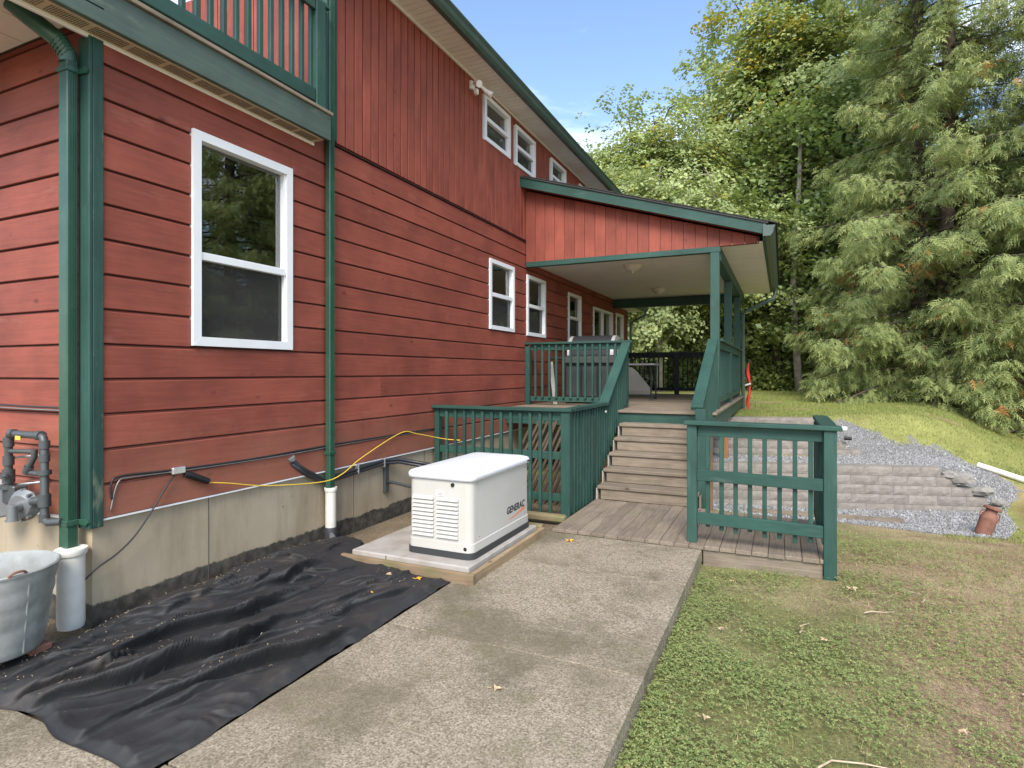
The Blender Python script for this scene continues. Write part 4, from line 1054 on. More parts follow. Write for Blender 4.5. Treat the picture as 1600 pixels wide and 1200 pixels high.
for xx in (0.96, 1.34):
    MB().tube([(xx,10.88,UZ),(xx,11.32,UZ+0.90)], 0.012, 8).build('leg', M['char'], ch)
    MB().tube([(xx,11.36,UZ),(xx,10.96,UZ+0.42)], 0.012, 8).build('leg', M['char'], ch)
    MB().cbox(xx-0.02, xx+0.02, 10.95, 11.28, UZ+0.60, UZ+0.625, 0.005).build('armrest', M['chair_fab'], ch)
pn = MB(); pn.prism([(0.45,UZ+0.09),(1.12,UZ+0.09),(1.12,UZ+0.12),(0.66,UZ+0.68),(0.45,UZ+0.70)], 14.9, 14.95, 'y')
tag(pn.build('sloped_panel', M['panel_beige'], loc=(1.4,14.9,UZ)), 'beige slanted panel propped against the far porch railing', 'panel')
pn = MB(); pn.cbox(0.5, 1.1, 14.80, 14.88, UZ, UZ+0.09, 0.01)
tag(pn.build('timber_block', M['panel_beige'], loc=(1.3,14.8,UZ)), 'low pale block on the deck below the slanted panel', 'block')

rc = MB(); px, py = 3.40, 14.6
rng = random.Random(3); rings = []
for k in range(26):
    z = 0.30+k*0.062; w = 0.022+0.007*math.sin(k*0.7)+0.010*rng.random(); 
    rings.append([(px+0.02*math.sin(k*0.5)+w*(1+0.35*math.sin(3*a+k))*math.cos(a), py+w*(1+0.35*math.sin(3*a+k))*math.sin(a), z) for a in [2*math.pi*j/12 for j in range(12)]])
rc.loops(rings)
t = thing('red_parasol', 'furled red cloth parasol standing by the porch downspout', 'parasol', (px, py, 0.2))
rc.build('cloth', M['redcloth'], t, smooth='all'); MB().tube([(px,py,0.0),(px,py,1.95)], 0.013, 8).build('pole', M['char'], t); MB().tube([(px-0.07,py-0.04,1.34),(px+0.05,py-0.06,1.38)], 0.02, 8).build('tie', M['white'], t)

# ------------------------------------------------------------------ slats and timbers behind the generator
for k in range(15):
    xx = 0.62+k*0.075; yb = 7.9+random.uniform(-0.03,0.03)
    b = MB(); b.beam((xx+0.02, 7.00, -0.08+0.01*random.random()), (xx+0.05+random.uniform(-0.02,0.02), 8.35, 0.93+random.uniform(-.06,.03)), 0.036, 0.02, (1,0,0))
    o = b.build('wood_slat', M['slat'], loc=(xx, 7.0, -0.08))
    tag(o, 'brown wooden slat leaning in a row behind the green picket railing', 'slat', 'slats leaning behind the picket railing')
for (y_, z_, r_, l_, lab) in ((5.80, 0.06, 0.055, 1.93, 'square-cut upper landscape timber beside the corner post'), (5.66, -0.02, 0.06, 1.80, 'round green-stained lower log beside the generator pad')):
    b = MB()
    if z_ > 0: b.cbox(1.05, l_, y_+0.30, y_+0.40, z_-0.075, z_+0.005, 0.018)
    else: b.tube([(1.0,y_+0.15,z_+0.0),(1.4,y_+0.15,z_+0.004),(l_,y_+0.15,z_)], r_, 12)
    tag(b.build('landscape_timber', M['log'], loc=(1.5, y_, z_-0.06), smooth=z_ < 0), lab, 'timber')

# ------------------------------------------------------------------ gas meter set on the end wall
GYP = 2.20
gm = thing('gas_meter', 'grey gas meter piping with regulator on the end wall beside the corner downspout', 'gas meter', (-0.45, GYP, 0.6))
def pipe(pts, r, name='pipe', mat='gas', n=12): return MB().tube(pts, r, n).build(name, M[mat], gm, smooth=True)
xl, xr, zt = -0.655, -0.235, 1.235
pipe([(xl,GYP,0.86),(xl,GYP,zt-0.04),(xl+0.012,GYP,zt-0.012),(xl+0.04,GYP,zt),(xr-0.04,GYP,zt),(xr-0.012,GYP,zt-0.012),(xr,GYP,zt-0.04),(xr,GYP,0.72),(xr+0.012,GYP,0.69),(xr+0.04,GYP,0.68),(-0.10,GYP+0.03,0.69)], 0.024)
for (c0, c1, r) in (((xl,GYP,zt-0.09),(xl,GYP,zt-0.03),0.031),((xl+0.03,GYP,zt),(xl+0.075,GYP,zt),0.031),((xr-0.075,GYP,zt),(xr-0.03,GYP,zt),0.031),((xr,GYP,zt-0.08),(xr,GYP,zt-0.03),0.031),((xr,GYP,1.07),(xr,GYP,1.12),0.030),((xr,GYP,0.985),(xr,GYP,1.015),0.040),((xl,GYP,1.02),(xl,GYP,1.08),0.032),((xl,GYP,0.90),(xl,GYP,0.99),0.036),((xl,GYP,0.86),(xl,GYP,0.89),0.048),((xr,GYP,0.78),(xr,GYP,0.86),0.036),((xr,GYP,0.68),(xr,GYP,0.73),0.030)):
    pipe([c0, c1], r, 'coupling')
pipe([(xl+0.02,GYP,1.115),(-0.33,GYP-0.01,1.13)], 0.015, 'branch_pipe'); pipe([(-0.33,GYP-0.01,1.145),(-0.33,GYP-0.01,1.10),(-0.37,GYP-0.02,1.03)], 0.019, 'branch_pipe')
pipe([(-0.37,GYP-0.02,1.03),(-0.395,GYP-0.02,0.99)], 0.028, 'valve'); pipe([(-0.395,GYP-0.02,0.995),(-0.30,GYP,0.985)], 0.017, 'branch_pipe')
pipe([(xl,GYP-0.02,0.95),(xl+0.05,GYP-0.05,0.955)], 0.022, 'valve'); pipe([(xl+0.05,GYP-0.05,0.955),(xl+0.085,GYP-0.05,0.96)], 0.010, 'valve_handle')
MB().tube([(-0.46,GYP+0.03,0.775),(-0.445,GYP-0.01,0.772),(-0.43,GYP-0.05,0.768)], [0.085,0.105,0.075], 20).build('regulator', M['gas_light'], gm, smooth=True)
for k in range(8):
    a = k*math.pi/4
    MB().tube([(-0.452+0.098*math.cos(a),GYP-0.0,0.773+0.1*math.sin(a)),(-0.445+0.098*math.cos(a),GYP-0.03,0.771+0.1*math.sin(a))], 0.010, 8).build('bolt', M['gas_light'], gm)
pipe([(-0.43,GYP-0.045,0.77),(-0.405,GYP-0.11,0.765)], 0.034, 'vent_neck', 'gas_light'); pipe([(-0.400,GYP-0.10,0.785),(-0.398,GYP-0.10,0.70)], 0.030, 'vent_spout', 'gas_light'); pipe([(-0.398,GYP-0.10,0.70),(-0.398,GYP-0.10,0.69)], 0.037, 'vent_spout', 'gas_light')
pipe([(-0.36,GYP,0.80),(-0.26,GYP,0.815)], 0.030, 'inlet_arm', 'gas')
MB().cbox(-0.90, -0.705, GYP-0.10, GYP+0.06, 0.66, 0.90, 0.015).build('meter_box', M['grey_box'], gm)
MB().cbox(-0.70, -0.56, GYP-0.02, GYP+0.07, 0.76, 0.885, 0.01).build('meter_body', M['gas'], gm)
MB().cbox(-0.515, -0.455, GYP-0.030, GYP-0.0265, zt-0.035, zt-0.008, 0.001).build('yellow_tag', M['yellow'], gm)
for (bx, bz) in ((-0.50, 1.075), (-0.50, 0.89)):
    MB().cbox(bx, bx+0.045, 2.312, 2.328, bz, bz+0.06, 0.003).build('bracket', M['foil'], gm)
    MB().tube([(bx+0.02,2.315,bz+0.01),(xl,GYP+0.02,bz-0.01)], 0.008, 6).build('bracket_rod', M['foil'], gm)

# ------------------------------------------------------------------ galvanised tub
TC = (0.03, 1.805)
tub = thing('galvanised_tub', 'round galvanised steel wash tub standing by the house corner', 'tub', (TC[0], TC[1], 0.07))
def ell(a, b, z, n=40): return [(TC[0]+a*math.cos(2*math.pi*k/n), TC[1]+b*math.sin(2*math.pi*k/n), z) for k in range(n)]
rings = [ell(0.225,0.225,0.070), ell(0.232,0.232,0.080)]
for k in range(1, 13):
    t = k/13; bulge = 0.006*(1 if k % 3 == 0 else 0)
    rings.append(ell(0.232+0.068*t+bulge, 0.232+0.068*t+bulge, 0.080+0.450*t))
rings += [ell(0.300,0.300,0.53), ell(0.311,0.311,0.534), ell(0.313,0.313,0.543), ell(0.304,0.304,0.549), ell(0.294,0.294,0.545), ell(0.291,0.291,0.53), ell(0.226,0.226,0.09)]
MB().loops(rings, True, True).build('basin', M['galv'], tub, smooth=True)
MB().tube([(TC[0]+0.295, TC[1]+0.04, 0.52), (TC[0]+0.230, TC[1]+0.04, 0.085)], 0.005, 6).build('seam', M['galv'], tub)
hd = [(TC[0]+0.300+0.012*math.sin(R(a)), TC[1]-0.02+0.04*math.cos(R(a)), 0.545+0.022*math.sin(R(a))) for a in range(0, 181, 20)]
MB().tube(hd, 0.007, 6).build('handle', M['rust'], tub)
b = MB(); b.cbox(0.10, 0.21, 1.91, 2.02, 0.0, 0.068, 0.008)
tag(b.build('brick', M['rust'], loc=(0.15,1.96,0)), 'small rusty block under the end of the wash tub', 'block')

# ------------------------------------------------------------------ cables
def cable(name, pts, r, mat, label, cat, sub=6):
    P = [Vector(p) for p in pts]; out = []
    for i in range(len(P)-1):
        p0 = P[max(i-1,0)]; p1 = P[i]; p2 = P[i+1]; p3 = P[min(i+2,len(P)-1)]
        for k in range(sub):
            t = k/sub
            out.append(0.5*((2*p1)+(p2-p0)*t+(2*p0-5*p1+4*p2-p3)*t*t+(3*p1-p0-3*p2+p3)*t**3))
    out.append(P[-1])
    o = MB().tube(out, r, 6).build(name, M[mat], loc=pts[0], smooth='all')
    return tag(o, label, cat)
cw = 0.032
cable('cable', [(cw,2.46,0.80),(cw,2.455,0.90),(cw,2.52,0.945),(cw,2.87,0.93),(cw,3.6,0.915),(cw,4.5,0.925),(cw+0.005,5.6,0.925),(cw,6.6,0.92)], 0.007, 'cable', 'thick black cable stapled along the foot of the long red wall', 'cable')
cable('cable', [(cw,2.45,0.72),(cw,2.50,0.905),(cw,2.6,0.925),(cw,3.0,0.912),(cw,3.9,0.90),(cw,5.0,0.912),(cw,6.4,0.908)], 0.005, 'gas_light', 'thin grey cable running just below the thick black cable', 'cable')
cable('cable', [(cw,2.94,0.915),(0.045,2.85,0.84),(0.05,2.72,0.665),(0.05,2.60,0.52),(0.05,2.48,0.43),(0.04,2.36,0.37),(0.0,2.28,0.28)], 0.006, 'cable', 'loose black cable hanging from the wall down to the white drain pipe', 'cable')
cable('cable', [(-1.3,2.318,1.42),(-0.7,2.318,1.41),(-0.16,2.318,1.41)], 0.007, 'cable', 'black cable strung across the end wall above the gas meter', 'cable')
cable('cable', [(-1.3,2.318,1.398),(-0.7,2.318,1.392),(-0.16,2.318,1.392)], 0.005, 'gas_light', 'thin grey cable below the black one on the end wall', 'cable')
cable('extension_cord', [(0.05,3.17,0.79),(0.055,3.35,0.755),(0.06,3.75,0.665),(0.11,4.35,0.60),(0.125,4.62,0.635),(0.07,5.0,0.75),(0.045,5.72,0.935),(0.08,6.0,0.90),(0.2,6.43,0.80),(0.42,6.46,0.79)], 0.0055, 'yellow', 'yellow extension cord looping along the foundation to the picket railing', 'cord')
pg = thing('cord_plug', 'black cord connector hanging from the wall under silver tape', 'plug', (0.05, 3.0, 0.85))
MB().tube([(0.05,2.98,0.885),(0.05,3.03,0.868),(0.05,3.17,0.80)], [0.02,0.027,0.025], 10).build('connector', M['black'], pg, smooth=True)
MB().cbox(0.023, 0.052, 2.88, 2.985, 0.895, 0.945, 0.006).build('tape', M['foil'], pg)
cd = thing('conduit_bundle', 'black conduits fixed along the foundation behind the generator', 'conduit', (0.03, 5.0, 0.6))
for k, z in enumerate((0.655, 0.622)):
    MB().tube([(0.03,4.05,z+0.19),(0.03,4.20,z+0.08),(0.03,4.45,z-0.05),(0.03,4.7,z-0.045),(0.03,5.42,z),(0.10,5.62,z-0.01),(0.45,5.75,z-0.07),(1.0,5.5,z-0.1)], 0.019, 8).build('conduit', M['char'], cd, smooth='all')
MB().tube([(0.035,4.05,0.845),(0.035,4.035,0.87)], 0.035, 10).build('conduit_cap', M['gas_light'], cd)
MB().cbox(-0.01, 0.025, 5.45, 5.52, 0.28, 0.66, 0.004).build('strut', M['gas'], cd)
MB().tube([(0.03,5.485,0.40),(0.12,5.47,0.405),(0.6,5.3,0.40),(1.15,5.2,0.39)], 0.019, 8).build('gas_branch', M['gas'], cd, smooth='all')
for yy in (4.95, 5.40): MB().cbox(0.0, 0.055, yy, yy+0.02, 0.58, 0.68, 0.003).build('clip', M['foil'], cd)

# ------------------------------------------------------------------ retaining walls
def w2(a, d, z): p = W0 + WD*a + WN*d; return (p[0], p[1], z)
def block_mesh(L, Hh, D, seed):
    rg = random.Random(seed); nx, nz = 6, 3
    vs = []; fs = []
    for j in range(nz+1):
        for i in range(nx+1):
            e = (i in (0,nx)) or (j in (0,nz))
            vs.append((L*i/nx, (0.004 if e else -0.003-0.008*rg.random()), Hh*j/nz))
    for j in range(nz):
        for i in range(nx):
            a = j*(nx+1)+i; fs.append((a,a+1,a+nx+2,a+nx+1))
    b = len(vs); vs += [(0,D,0),(L,D,0),(L,D,Hh),(0,D,Hh)]
    t0, t1 = nz*(nx+1), nz*(nx+1)+nx
    fs += [tuple(range(t0,t1+1))+(b+2,b+3), tuple(range(nx,-1,-1))+(b,b+1), (b+1,b,b+3,b+2), tuple(j*(nx+1) for j in range(nz+1))+(b+3,b), tuple(j*(nx+1)+nx for j in range(nz,-1,-1))+(b+1,b+2)]
    m = MB(); m.add(vs, fs); return m
def ret_wall(name, label, base, ends, d0, a0):
    t = thing(name, label, 'retaining wall', w2(1.5, d0, base))
    t.rotation_euler.z = R(15.8)
    L, Hh, D = 0.43, 0.15, 0.25
    ms = [block_mesh(L-0.003, Hh-0.004, D, s).mesh() for s in range(5)]
    for c, e in enumerate(ends):
        a = a0 + (0 if c % 2 else -L*0.5)
        while a < e-0.1:
            l_ = min(L, e-a); me = ms[random.randrange(5)]
            if l_ < L-0.02: me = block_mesh(l_-0.004, Hh-0.004, D, 9).mesh()
            link('block', me, M['block'], t, (a-1.5, 0.02*c, c*Hh))
            a += L
    return t
ret_wall('retaining_wall', 'lower grey split-face block retaining wall stepping down to the right', -0.66, [3.95, 3.75, 3.55, 3.33, 3.10], 0.0, -0.85)
ret_wall('retaining_wall', 'upper grey split-face block retaining wall below the lawn', 0.0, [2.55, 2.30, 2.1, 1.95, 1.75], 1.72, -0.85)
for i, (a, d, z, s, lab) in enumerate(((3.22,0.10,-0.02,0.09,'dark broken stone at the top step of the lower block wall'),(3.42,0.05,-0.08,0.13,'pale flat stone on the second step of the lower block wall'),(3.68,0.03,-0.26,0.10,'upright split stone at the lower step of the block wall'),(3.95,0.08,-0.45,0.08,'small stone at the foot of the stepped wall end'))):
    m = bmesh.new(); bmesh.ops.create_icosphere(m, subdivisions=2, radius=1)
    rg = random.Random(i+20)
    for v in m.verts: v.co = Vector((v.co.x*s*1.4, v.co.y*s, v.co.z*s*0.8))*(0.8+0.35*rg.random())
    me = bpy.data.meshes.new('m'); m.to_mesh(me); m.free()
    tag(link('stone', me, M['rubble'], None, w2(a, d, z)), lab, 'stone')
for i, (a, d, z, r, l_, mt, lab) in enumerate(((2.05,1.66,0.56,0.045,0.22,'white','short white drain pipe stub at the upper wall end'),(2.22,1.66,0.38,0.035,0.14,'black','black drain pipe stub at the upper wall end'))):
    p = Vector(w2(a, d, z)); q = p + Vector((WD[0], WD[1], 0))*l_ + Vector((0,-0.05,0))
    n_ = 14; b = MB()
    ax = (q-p).normalized(); sd = ax.cross(Vector((0,0,1))).normalized(); up = sd.cross(ax)
    rg = lambda c, rr: [tuple(c+(sd*math.cos(2*math.pi*k/n_)+up*math.sin(2*math.pi*k/n_))*rr) for k in range(n_)]
    b.loops([rg(p,r), rg(q,r), rg(q,r*0.85), rg(p+ax*0.02,r*0.85)], True, True)
    tag(b.build('drain_pipe', M[mt], loc=p, smooth=True), lab, 'pipe')
p0, p1 = Vector((7.35,13.35,0)), Vector((9.6,12.5,0))
pts = []
for k in range(9):
    q = p0.lerp(p1, k/8); pts.append((q.x, q.y, float(zg(q.x,q.y))+0.06))
tag(MB().tube(pts, 0.055, 12).build('drain_pipe', M['pipe_white'], loc=pts[0], smooth=True), 'long white pipe lying on the grass right of the gravel', 'pipe')
b = MB(); za = float(zg(4.0,9.9)); 
b.beam((3.6,10.15,float(zg(3.6,10.15))+0.035), (5.75,10.45,float(zg(5.75,10.45))+0.03), 0.14, 0.04, (0,1,0))
tag(b.build('plank', M['deck_x'], loc=(3.6,10.1,za)), 'long grey weathered plank lying on gravel below the block wall', 'plank')

# rusty milk can
cx, cy = 6.62, 10.12; cz = float(zg(cx, cy))
can = thing('milk_can', 'small rusty milk can leaning on the gravel', 'milk can', (cx, cy, cz+0.0))
can.rotation_euler = (R(-6), R(19), 0); can.scale = (0.78, 0.78, 1.05)
def can_part(name, prof): 
    b = MB(); b.lathe((0,0,0), prof, 22); return link(name, b.mesh((0,0,0), True), M['rust'], can)
can_part('body', [(0.115,-0.02),(0.125,0.0),(0.122,0.02),(0.126,0.10),(0.130,0.20),(0.133,0.215),(0.130,0.23),(0.112,0.275),(0.088,0.30)])
can_part('neck', [(0.088,0.30),(0.085,0.335),(0.095,0.345)])
can_part('lid', [(0.125,0.345),(0.135,0.352),(0.133,0.375),(0.11,0.385),(0.10,0.392),(0.02,0.395)])
for s_ in (-1, 1):
    b = MB(); b.tube([(s_*0.125,0,0.22),(s_*0.145,0,0.25),(s_*0.135,0,0.31),(s_*0.10,0,0.315)], 0.011, 8); link('handle', b.mesh((0,0,0), 'all'), M['rust'], can)

# ------------------------------------------------------------------ gravel, ground cover, grass (stuff)
def scatter_poly(poly, n):
    P = np.array(poly); lo = P.min(0); hi = P.max(0); out = []
    while sum(len(o) for o in out) < n:
        q = RNG.uniform(lo, hi, (n, 2)); out.append(q[in_poly(q[:,0], q[:,1], poly)])
    return np.concatenate(out)[:n]
def gravel():
    q = scatter_poly(GRAVEL, 42000)
    a, d = wall_coords(q[:,0], q[:,1])
    keep = ~(((d > -0.02) & (d < 0.36) & (a < 3.1)) | ((d > 1.68) & (d < 2.1) & (a < 1.7)))
    keep &= ~((d > 2.0) & (a < 1.5))
    q = q[keep]
    n = len(q); z = zg(q[:,0], q[:,1])
    base = np.array([(1,0,0),(-1,0,0),(0,1,0),(0,-1,0),(0,0,1),(0,0,-1)], float)
    tri = np.array([(0,2,4),(2,1,4),(1,3,4),(3,0,4),(2,0,5),(1,2,5),(3,1,5),(0,3,5)])
    s = (0.008+0.014*RNG.beta(1,3,n)+0.016*(RNG.uniform(0,1,n)<0.02))[:,None,None]*RNG.uniform(0.6,1.2,(n,1,3))
    V = base[None]*s*RNG.uniform(0.75,1.25,(n,6,1))
    ang = RNG.uniform(0, 6.28, n); ca, sa = np.cos(ang), np.sin(ang)
    V = np.stack([V[...,0]*ca[:,None]-V[...,1]*sa[:,None], V[...,0]*sa[:,None]+V[...,1]*ca[:,None]+V[...,2]*0.3, V[...,2]], -1)
    V += np.stack([q[:,0], q[:,1], z+0.006], -1)[:,None]
    g = 0.12+0.34*RNG.beta(1.6,1.8,n); c = np.stack([g, g*0.975, g*0.955], -1)
    F = (tri[None]+np.arange(n)[:,None,None]*6).reshape(-1,3)
    o = np_mesh('gravel', V.reshape(-1,3), F, M['stone'], col=np.repeat(c, 6, 0))
    tag(o, 'crushed grey gravel heaped round the block retaining walls', 'gravel', kind='stuff')
gravel()
def clover():
    n = 200000
    x = 3.42 + RNG.beta(1.0, 1.9, n)*6.2; y = RNG.uniform(0.6, 9.4, n)
    y = 0.6 + (RNG.beta(1.15, 1.7, n))*8.8
    m = vnoise(x, y, 1.1, 21)*0.45+vnoise(x, y, 3.3, 22)*0.35+vnoise(x,y,9,23)*0.2
    dens = np.clip(1.5-0.40*(x-3.4)-0.03*y, 0.15, 1.0)*np.clip((m-0.30)*4.0, 0.06, 1)
    gap = ~((x < 4.5) & (y > 5.7) & (y < 7.25))
    keep = (RNG.uniform(0,1,n) < dens) & gap & (x+0.0 > 3.43)
    x, y, m = x[keep], y[keep], m[keep]; n = len(x); z = zg(x, y)
    h = RNG.uniform(0.008, 0.045, n)*(0.6+0.9*np.clip(1.2-0.3*(x-3.4),0,1)); s = (0.004+0.010*RNG.beta(1.3,2.2,n))*(1+0.03*y)
    az = RNG.uniform(0, 6.28, n)
    V = np.zeros((n, 3, 4, 3)); 
    for k in range(3):
        a = az+k*2.094+RNG.uniform(-.3,.3,n); ca, sa = np.cos(a), np.sin(a); tilt = RNG.uniform(-0.5,0.35,n)
        for j, (u, w, dz) in enumerate(((0.05,0,0),(0.6,0.48,0.12),(1.15,0,0.0),(0.6,-0.48,0.12))):
            V[:,k,j,0] = x + s*(u*ca - w*sa); V[:,k,j,1] = y + s*(u*sa + w*ca); V[:,k,j,2] = z+h+s*(dz+tilt*u)
    F = (np.array([(0,1,2,3)])[None]+np.arange(n*3)[:,None,None]*4).reshape(-1,4)
    t = RNG.uniform(0,1,n)[:,None]; dry = (RNG.uniform(0,1,n) < 0.05+0.16*np.clip(x-4.0,0,3))[:,None]
    c = np.array([0.17,0.24,0.075])*(1-t)+np.array([0.40,0.44,0.17])*t
    c = np.where(dry, np.array([0.34,0.27,0.13])*(0.7+0.5*t), c)
    o = np_mesh('clover', V.reshape(-1,3), F, M['herb'], col=np.repeat(c, 12, 0))
    tag(o, 'low clover and creeping weeds growing beside the concrete path', 'ground cover', kind='stuff')
clover()
def blades(name, label, x, y, hgt, wid, cols, mat='herb', lean=0.8):
    n = len(x); z = zg(x, y); a = RNG.uniform(0, 6.28, n); b = RNG.uniform(0, 6.28, n)
    h = RNG.uniform(0.5, 1.2, n)*hgt; l_ = RNG.uniform(0.1, lean, n)*h
    V = np.zeros((n,3,3)); w = wid*RNG.uniform(0.6,1.2,n)
    V[:,0] = np.stack([x-w*np.cos(a), y-w*np.sin(a), z-0.005], -1); V[:,1] = np.stack([x+w*np.cos(a), y+w*np.sin(a), z-0.005], -1)
    V[:,2] = np.stack([x+l_*np.cos(b), y+l_*np.sin(b), z+np.sqrt(np.maximum(h*h-l_*l_*0.9, 0.0001))*1.0], -1)
    c = cols[RNG.integers(0, len(cols), n)]*RNG.uniform(0.75,1.25,(n,1))
    o = np_mesh(name, V.reshape(-1,3), np.arange(n*3).reshape(-1,3), M[mat], col=np.repeat(c, 3, 0))
    return tag(o, label, 'grass', kind='stuff')
# dry thatch in the near lawn
n = 130000
x = RNG.uniform(3.5, 10.5, n); y = 0.6+RNG.beta(1.1,1.7,n)*9.0
m = vnoise(x,y,1.1,21)*0.5+vnoise(x,y,3.3,22)*0.5
k = (~((x < 4.55) & (y > 5.65) & (y < 7.3))) & (RNG.uniform(0,1,n) < 0.22+0.5*sstep((x-4.0)/2)) & ~in_poly(x,y,GRAVEL)
blades('dry_grass', 'dry tan grass thatch over the worn lawn', x[k], y[k], 0.05, 0.0024, np.array([(0.40,0.30,0.16),(0.46,0.36,0.20),(0.30,0.21,0.12),(0.22,0.25,0.07),(0.20,0.26,0.06)]), lean=1.0)
# green lawn: behind the walls, and the bright strip at the right
n = 130000
x = RNG.uniform(2.5, 14, n); y = 9.0+RNG.beta(1.1,1.5,n)*17.5
a, d = wall_coords(x, y)
ok = ((d > 2.15) | ((x > 6.0) & (d < -0.9) & (y > 8.6)) | ((x > 7.5) & (d > -1.2))) & ~in_poly(x,y,GRAVEL)
ok &= ~((x > 7.2) & (x < 8.9) & (y > 10.4) & (y < 12.6))
ok &= (vnoise(x,y,1.7,5) < 0.72)
blades('lawn_grass', 'short bright green mown lawn grass beyond the walls', x[ok], y[ok], 0.06, 0.006, np.array([(0.24,0.29,0.085),(0.28,0.32,0.09),(0.34,0.34,0.11),(0.20,0.25,0.07)]), lean=0.9)

# fallen leaves and twigs
def leaf5(cx, cy, s, rot, z, name, mat, label):
    pts = []
    for k in range(11):
        r = s*(1.0 if k % 2 == 0 else 0.5); a = rot+2*math.pi*k/11
        pts.append((cx+r*math.cos(a), cy+r*math.sin(a), z+0.006+0.012*math.sin(k*2.1)*s/0.05))
    b = MB(); b.add(pts+[(cx,cy,z+0.004)], [(k,(k+1)%11,11) for k in range(11)])
    b.tube([(cx-s*0.9*math.cos(rot+.3),cy-s*0.9*math.sin(rot+.3),z+0.006),(cx-s*1.6*math.cos(rot+.3),cy-s*1.6*math.sin(rot+.3),z+0.010)], 0.0018, 4)
    tag(b.build(name, M[mat], loc=(cx,cy,z)), label, 'leaf')
leaf5(1.42, 3.45, 0.045, 0.4, 0.04, 'fallen_leaf', 'leaf_yellow', 'bright yellow fallen leaf on the black fabric nearest the path edge')
leaf5(1.52, 3.86, 0.04, 1.4, 0.035, 'fallen_leaf', 'leaf_yellow', 'yellow fallen leaf on the black fabric close to the generator pad')
leaf5(1.28, 3.82, 0.028, 2.4, 0.05, 'fallen_leaf', 'leaf_tan', 'small pinkish fallen leaf on the fabric in front of the pad')
leaf5(2.22, 5.45, 0.045, 0.9, 0.002, 'fallen_leaf', 'leaf_yellow', 'curled yellow leaf at the far end of the concrete path')
leaf5(2.75, 2.75, 0.03, 0.2, 0.002, 'fallen_leaf', 'leaf_tan', 'small tan leaf on the near half of the concrete path')
leaf5(4.62, 5.50, 0.05, 0.6, float(zg(4.62,5.5))+0.02, 'fallen_leaf', 'leaf_tan', 'brown leaf at the foot of the landing end post')
for i, (lx, ly) in enumerate(((3.75,3.10),(3.72,4.25),(4.35,4.35),(4.9,3.5),(3.72,5.3),(5.7,4.7))):
    leaf5(lx, ly, 0.026, i*1.3, float(zg(lx,ly))+0.035, 'fallen_leaf', 'leaf_tan', ['pale dry leaf low in the clover near the slab corner','pale dry leaf in the clover beside the slab joint','pale dry leaf in the middle of the weedy lawn','pale dry leaf on the bare patch of lawn','pink dry leaf in the clover by the landing fascia','pale dry leaf on the right of the worn lawn'][i])
rg = random.Random(5)
for i in range(16):
    lx, ly = rg.uniform(4.2,7.2), rg.uniform(2.2,5.5); an = rg.uniform(0,3.1); L = rg.uniform(0.12,0.4)
    pts = [(lx+L*t*math.cos(an+0.5*math.sin(3*t+i)), ly+L*t*math.sin(an+0.5*math.sin(3*t+i)), float(zg(lx,ly))+0.02+0.008*rg.random()) for t in (0,0.3,0.6,1)]
    tag(MB().tube(pts, [0.006,0.005,0.004,0.002], 5).build('twig', M['twig'], loc=pts[0]), 'dry twig lying on the worn lawn', 'twig', 'twigs on the worn lawn')
def litter():
    n = 2600; x = np.concatenate([RNG.uniform(0.15,1.7,900), RNG.uniform(-0.4,0.3,900)]); y = np.concatenate([RNG.uniform(0.9,4.0,900), RNG.uniform(1.4,4.4,900)])
    k = (vnoise(x,y,2.6,31) > 0.52) | (x < 0.3); k &= ~((x < 0.0) & (y > 2.33)); x = x[k]; y = y[k]; n = len(x)
    dg = bpy.context.evaluated_depsgraph_get()
    fb = bpy.data.objects['landscape_fabric']; z = np.full(n, 0.0)
    for i in range(n):
        hit, loc, _, _ = fb.ray_cast((x[i], y[i], 1), (0,0,-1)); z[i] = loc.z if hit else float(zg(x[i], y[i]))
    a = RNG.uniform(0,6.28,n); L = RNG.uniform(0.004,0.02,n)*np.where(RNG.uniform(0,1,n)<0.06,2.5,1); w = RNG.uniform(0.0008,0.0024,n)
    V = np.zeros((n,4,3)); dz = RNG.uniform(0.002,0.010,n)
    for j,(u,v) in enumerate(((-.5,-1),(.5,-1),(.5,1),(-.5,1))):
        V[:,j,0] = x+u*L*np.cos(a)-v*w*np.sin(a); V[:,j,1] = y+u*L*np.sin(a)+v*w*np.cos(a); V[:,j,2] = z+dz+u*0.004
    c = np.array([(0.42,0.33,0.21),(0.33,0.23,0.13),(0.36,0.28,0.19),(0.25,0.17,0.10)])[RNG.integers(0,4,n)]
    o = np_mesh('plant_litter', V.reshape(-1,3), np.arange(n*4).reshape(-1,4), M['stone'], col=np.repeat(c,4,0))
    tag(o, 'dry bark and plant litter strewn on the black fabric and bed edge', 'litter', kind='stuff')
bpy.context.view_layer.update()
litter()

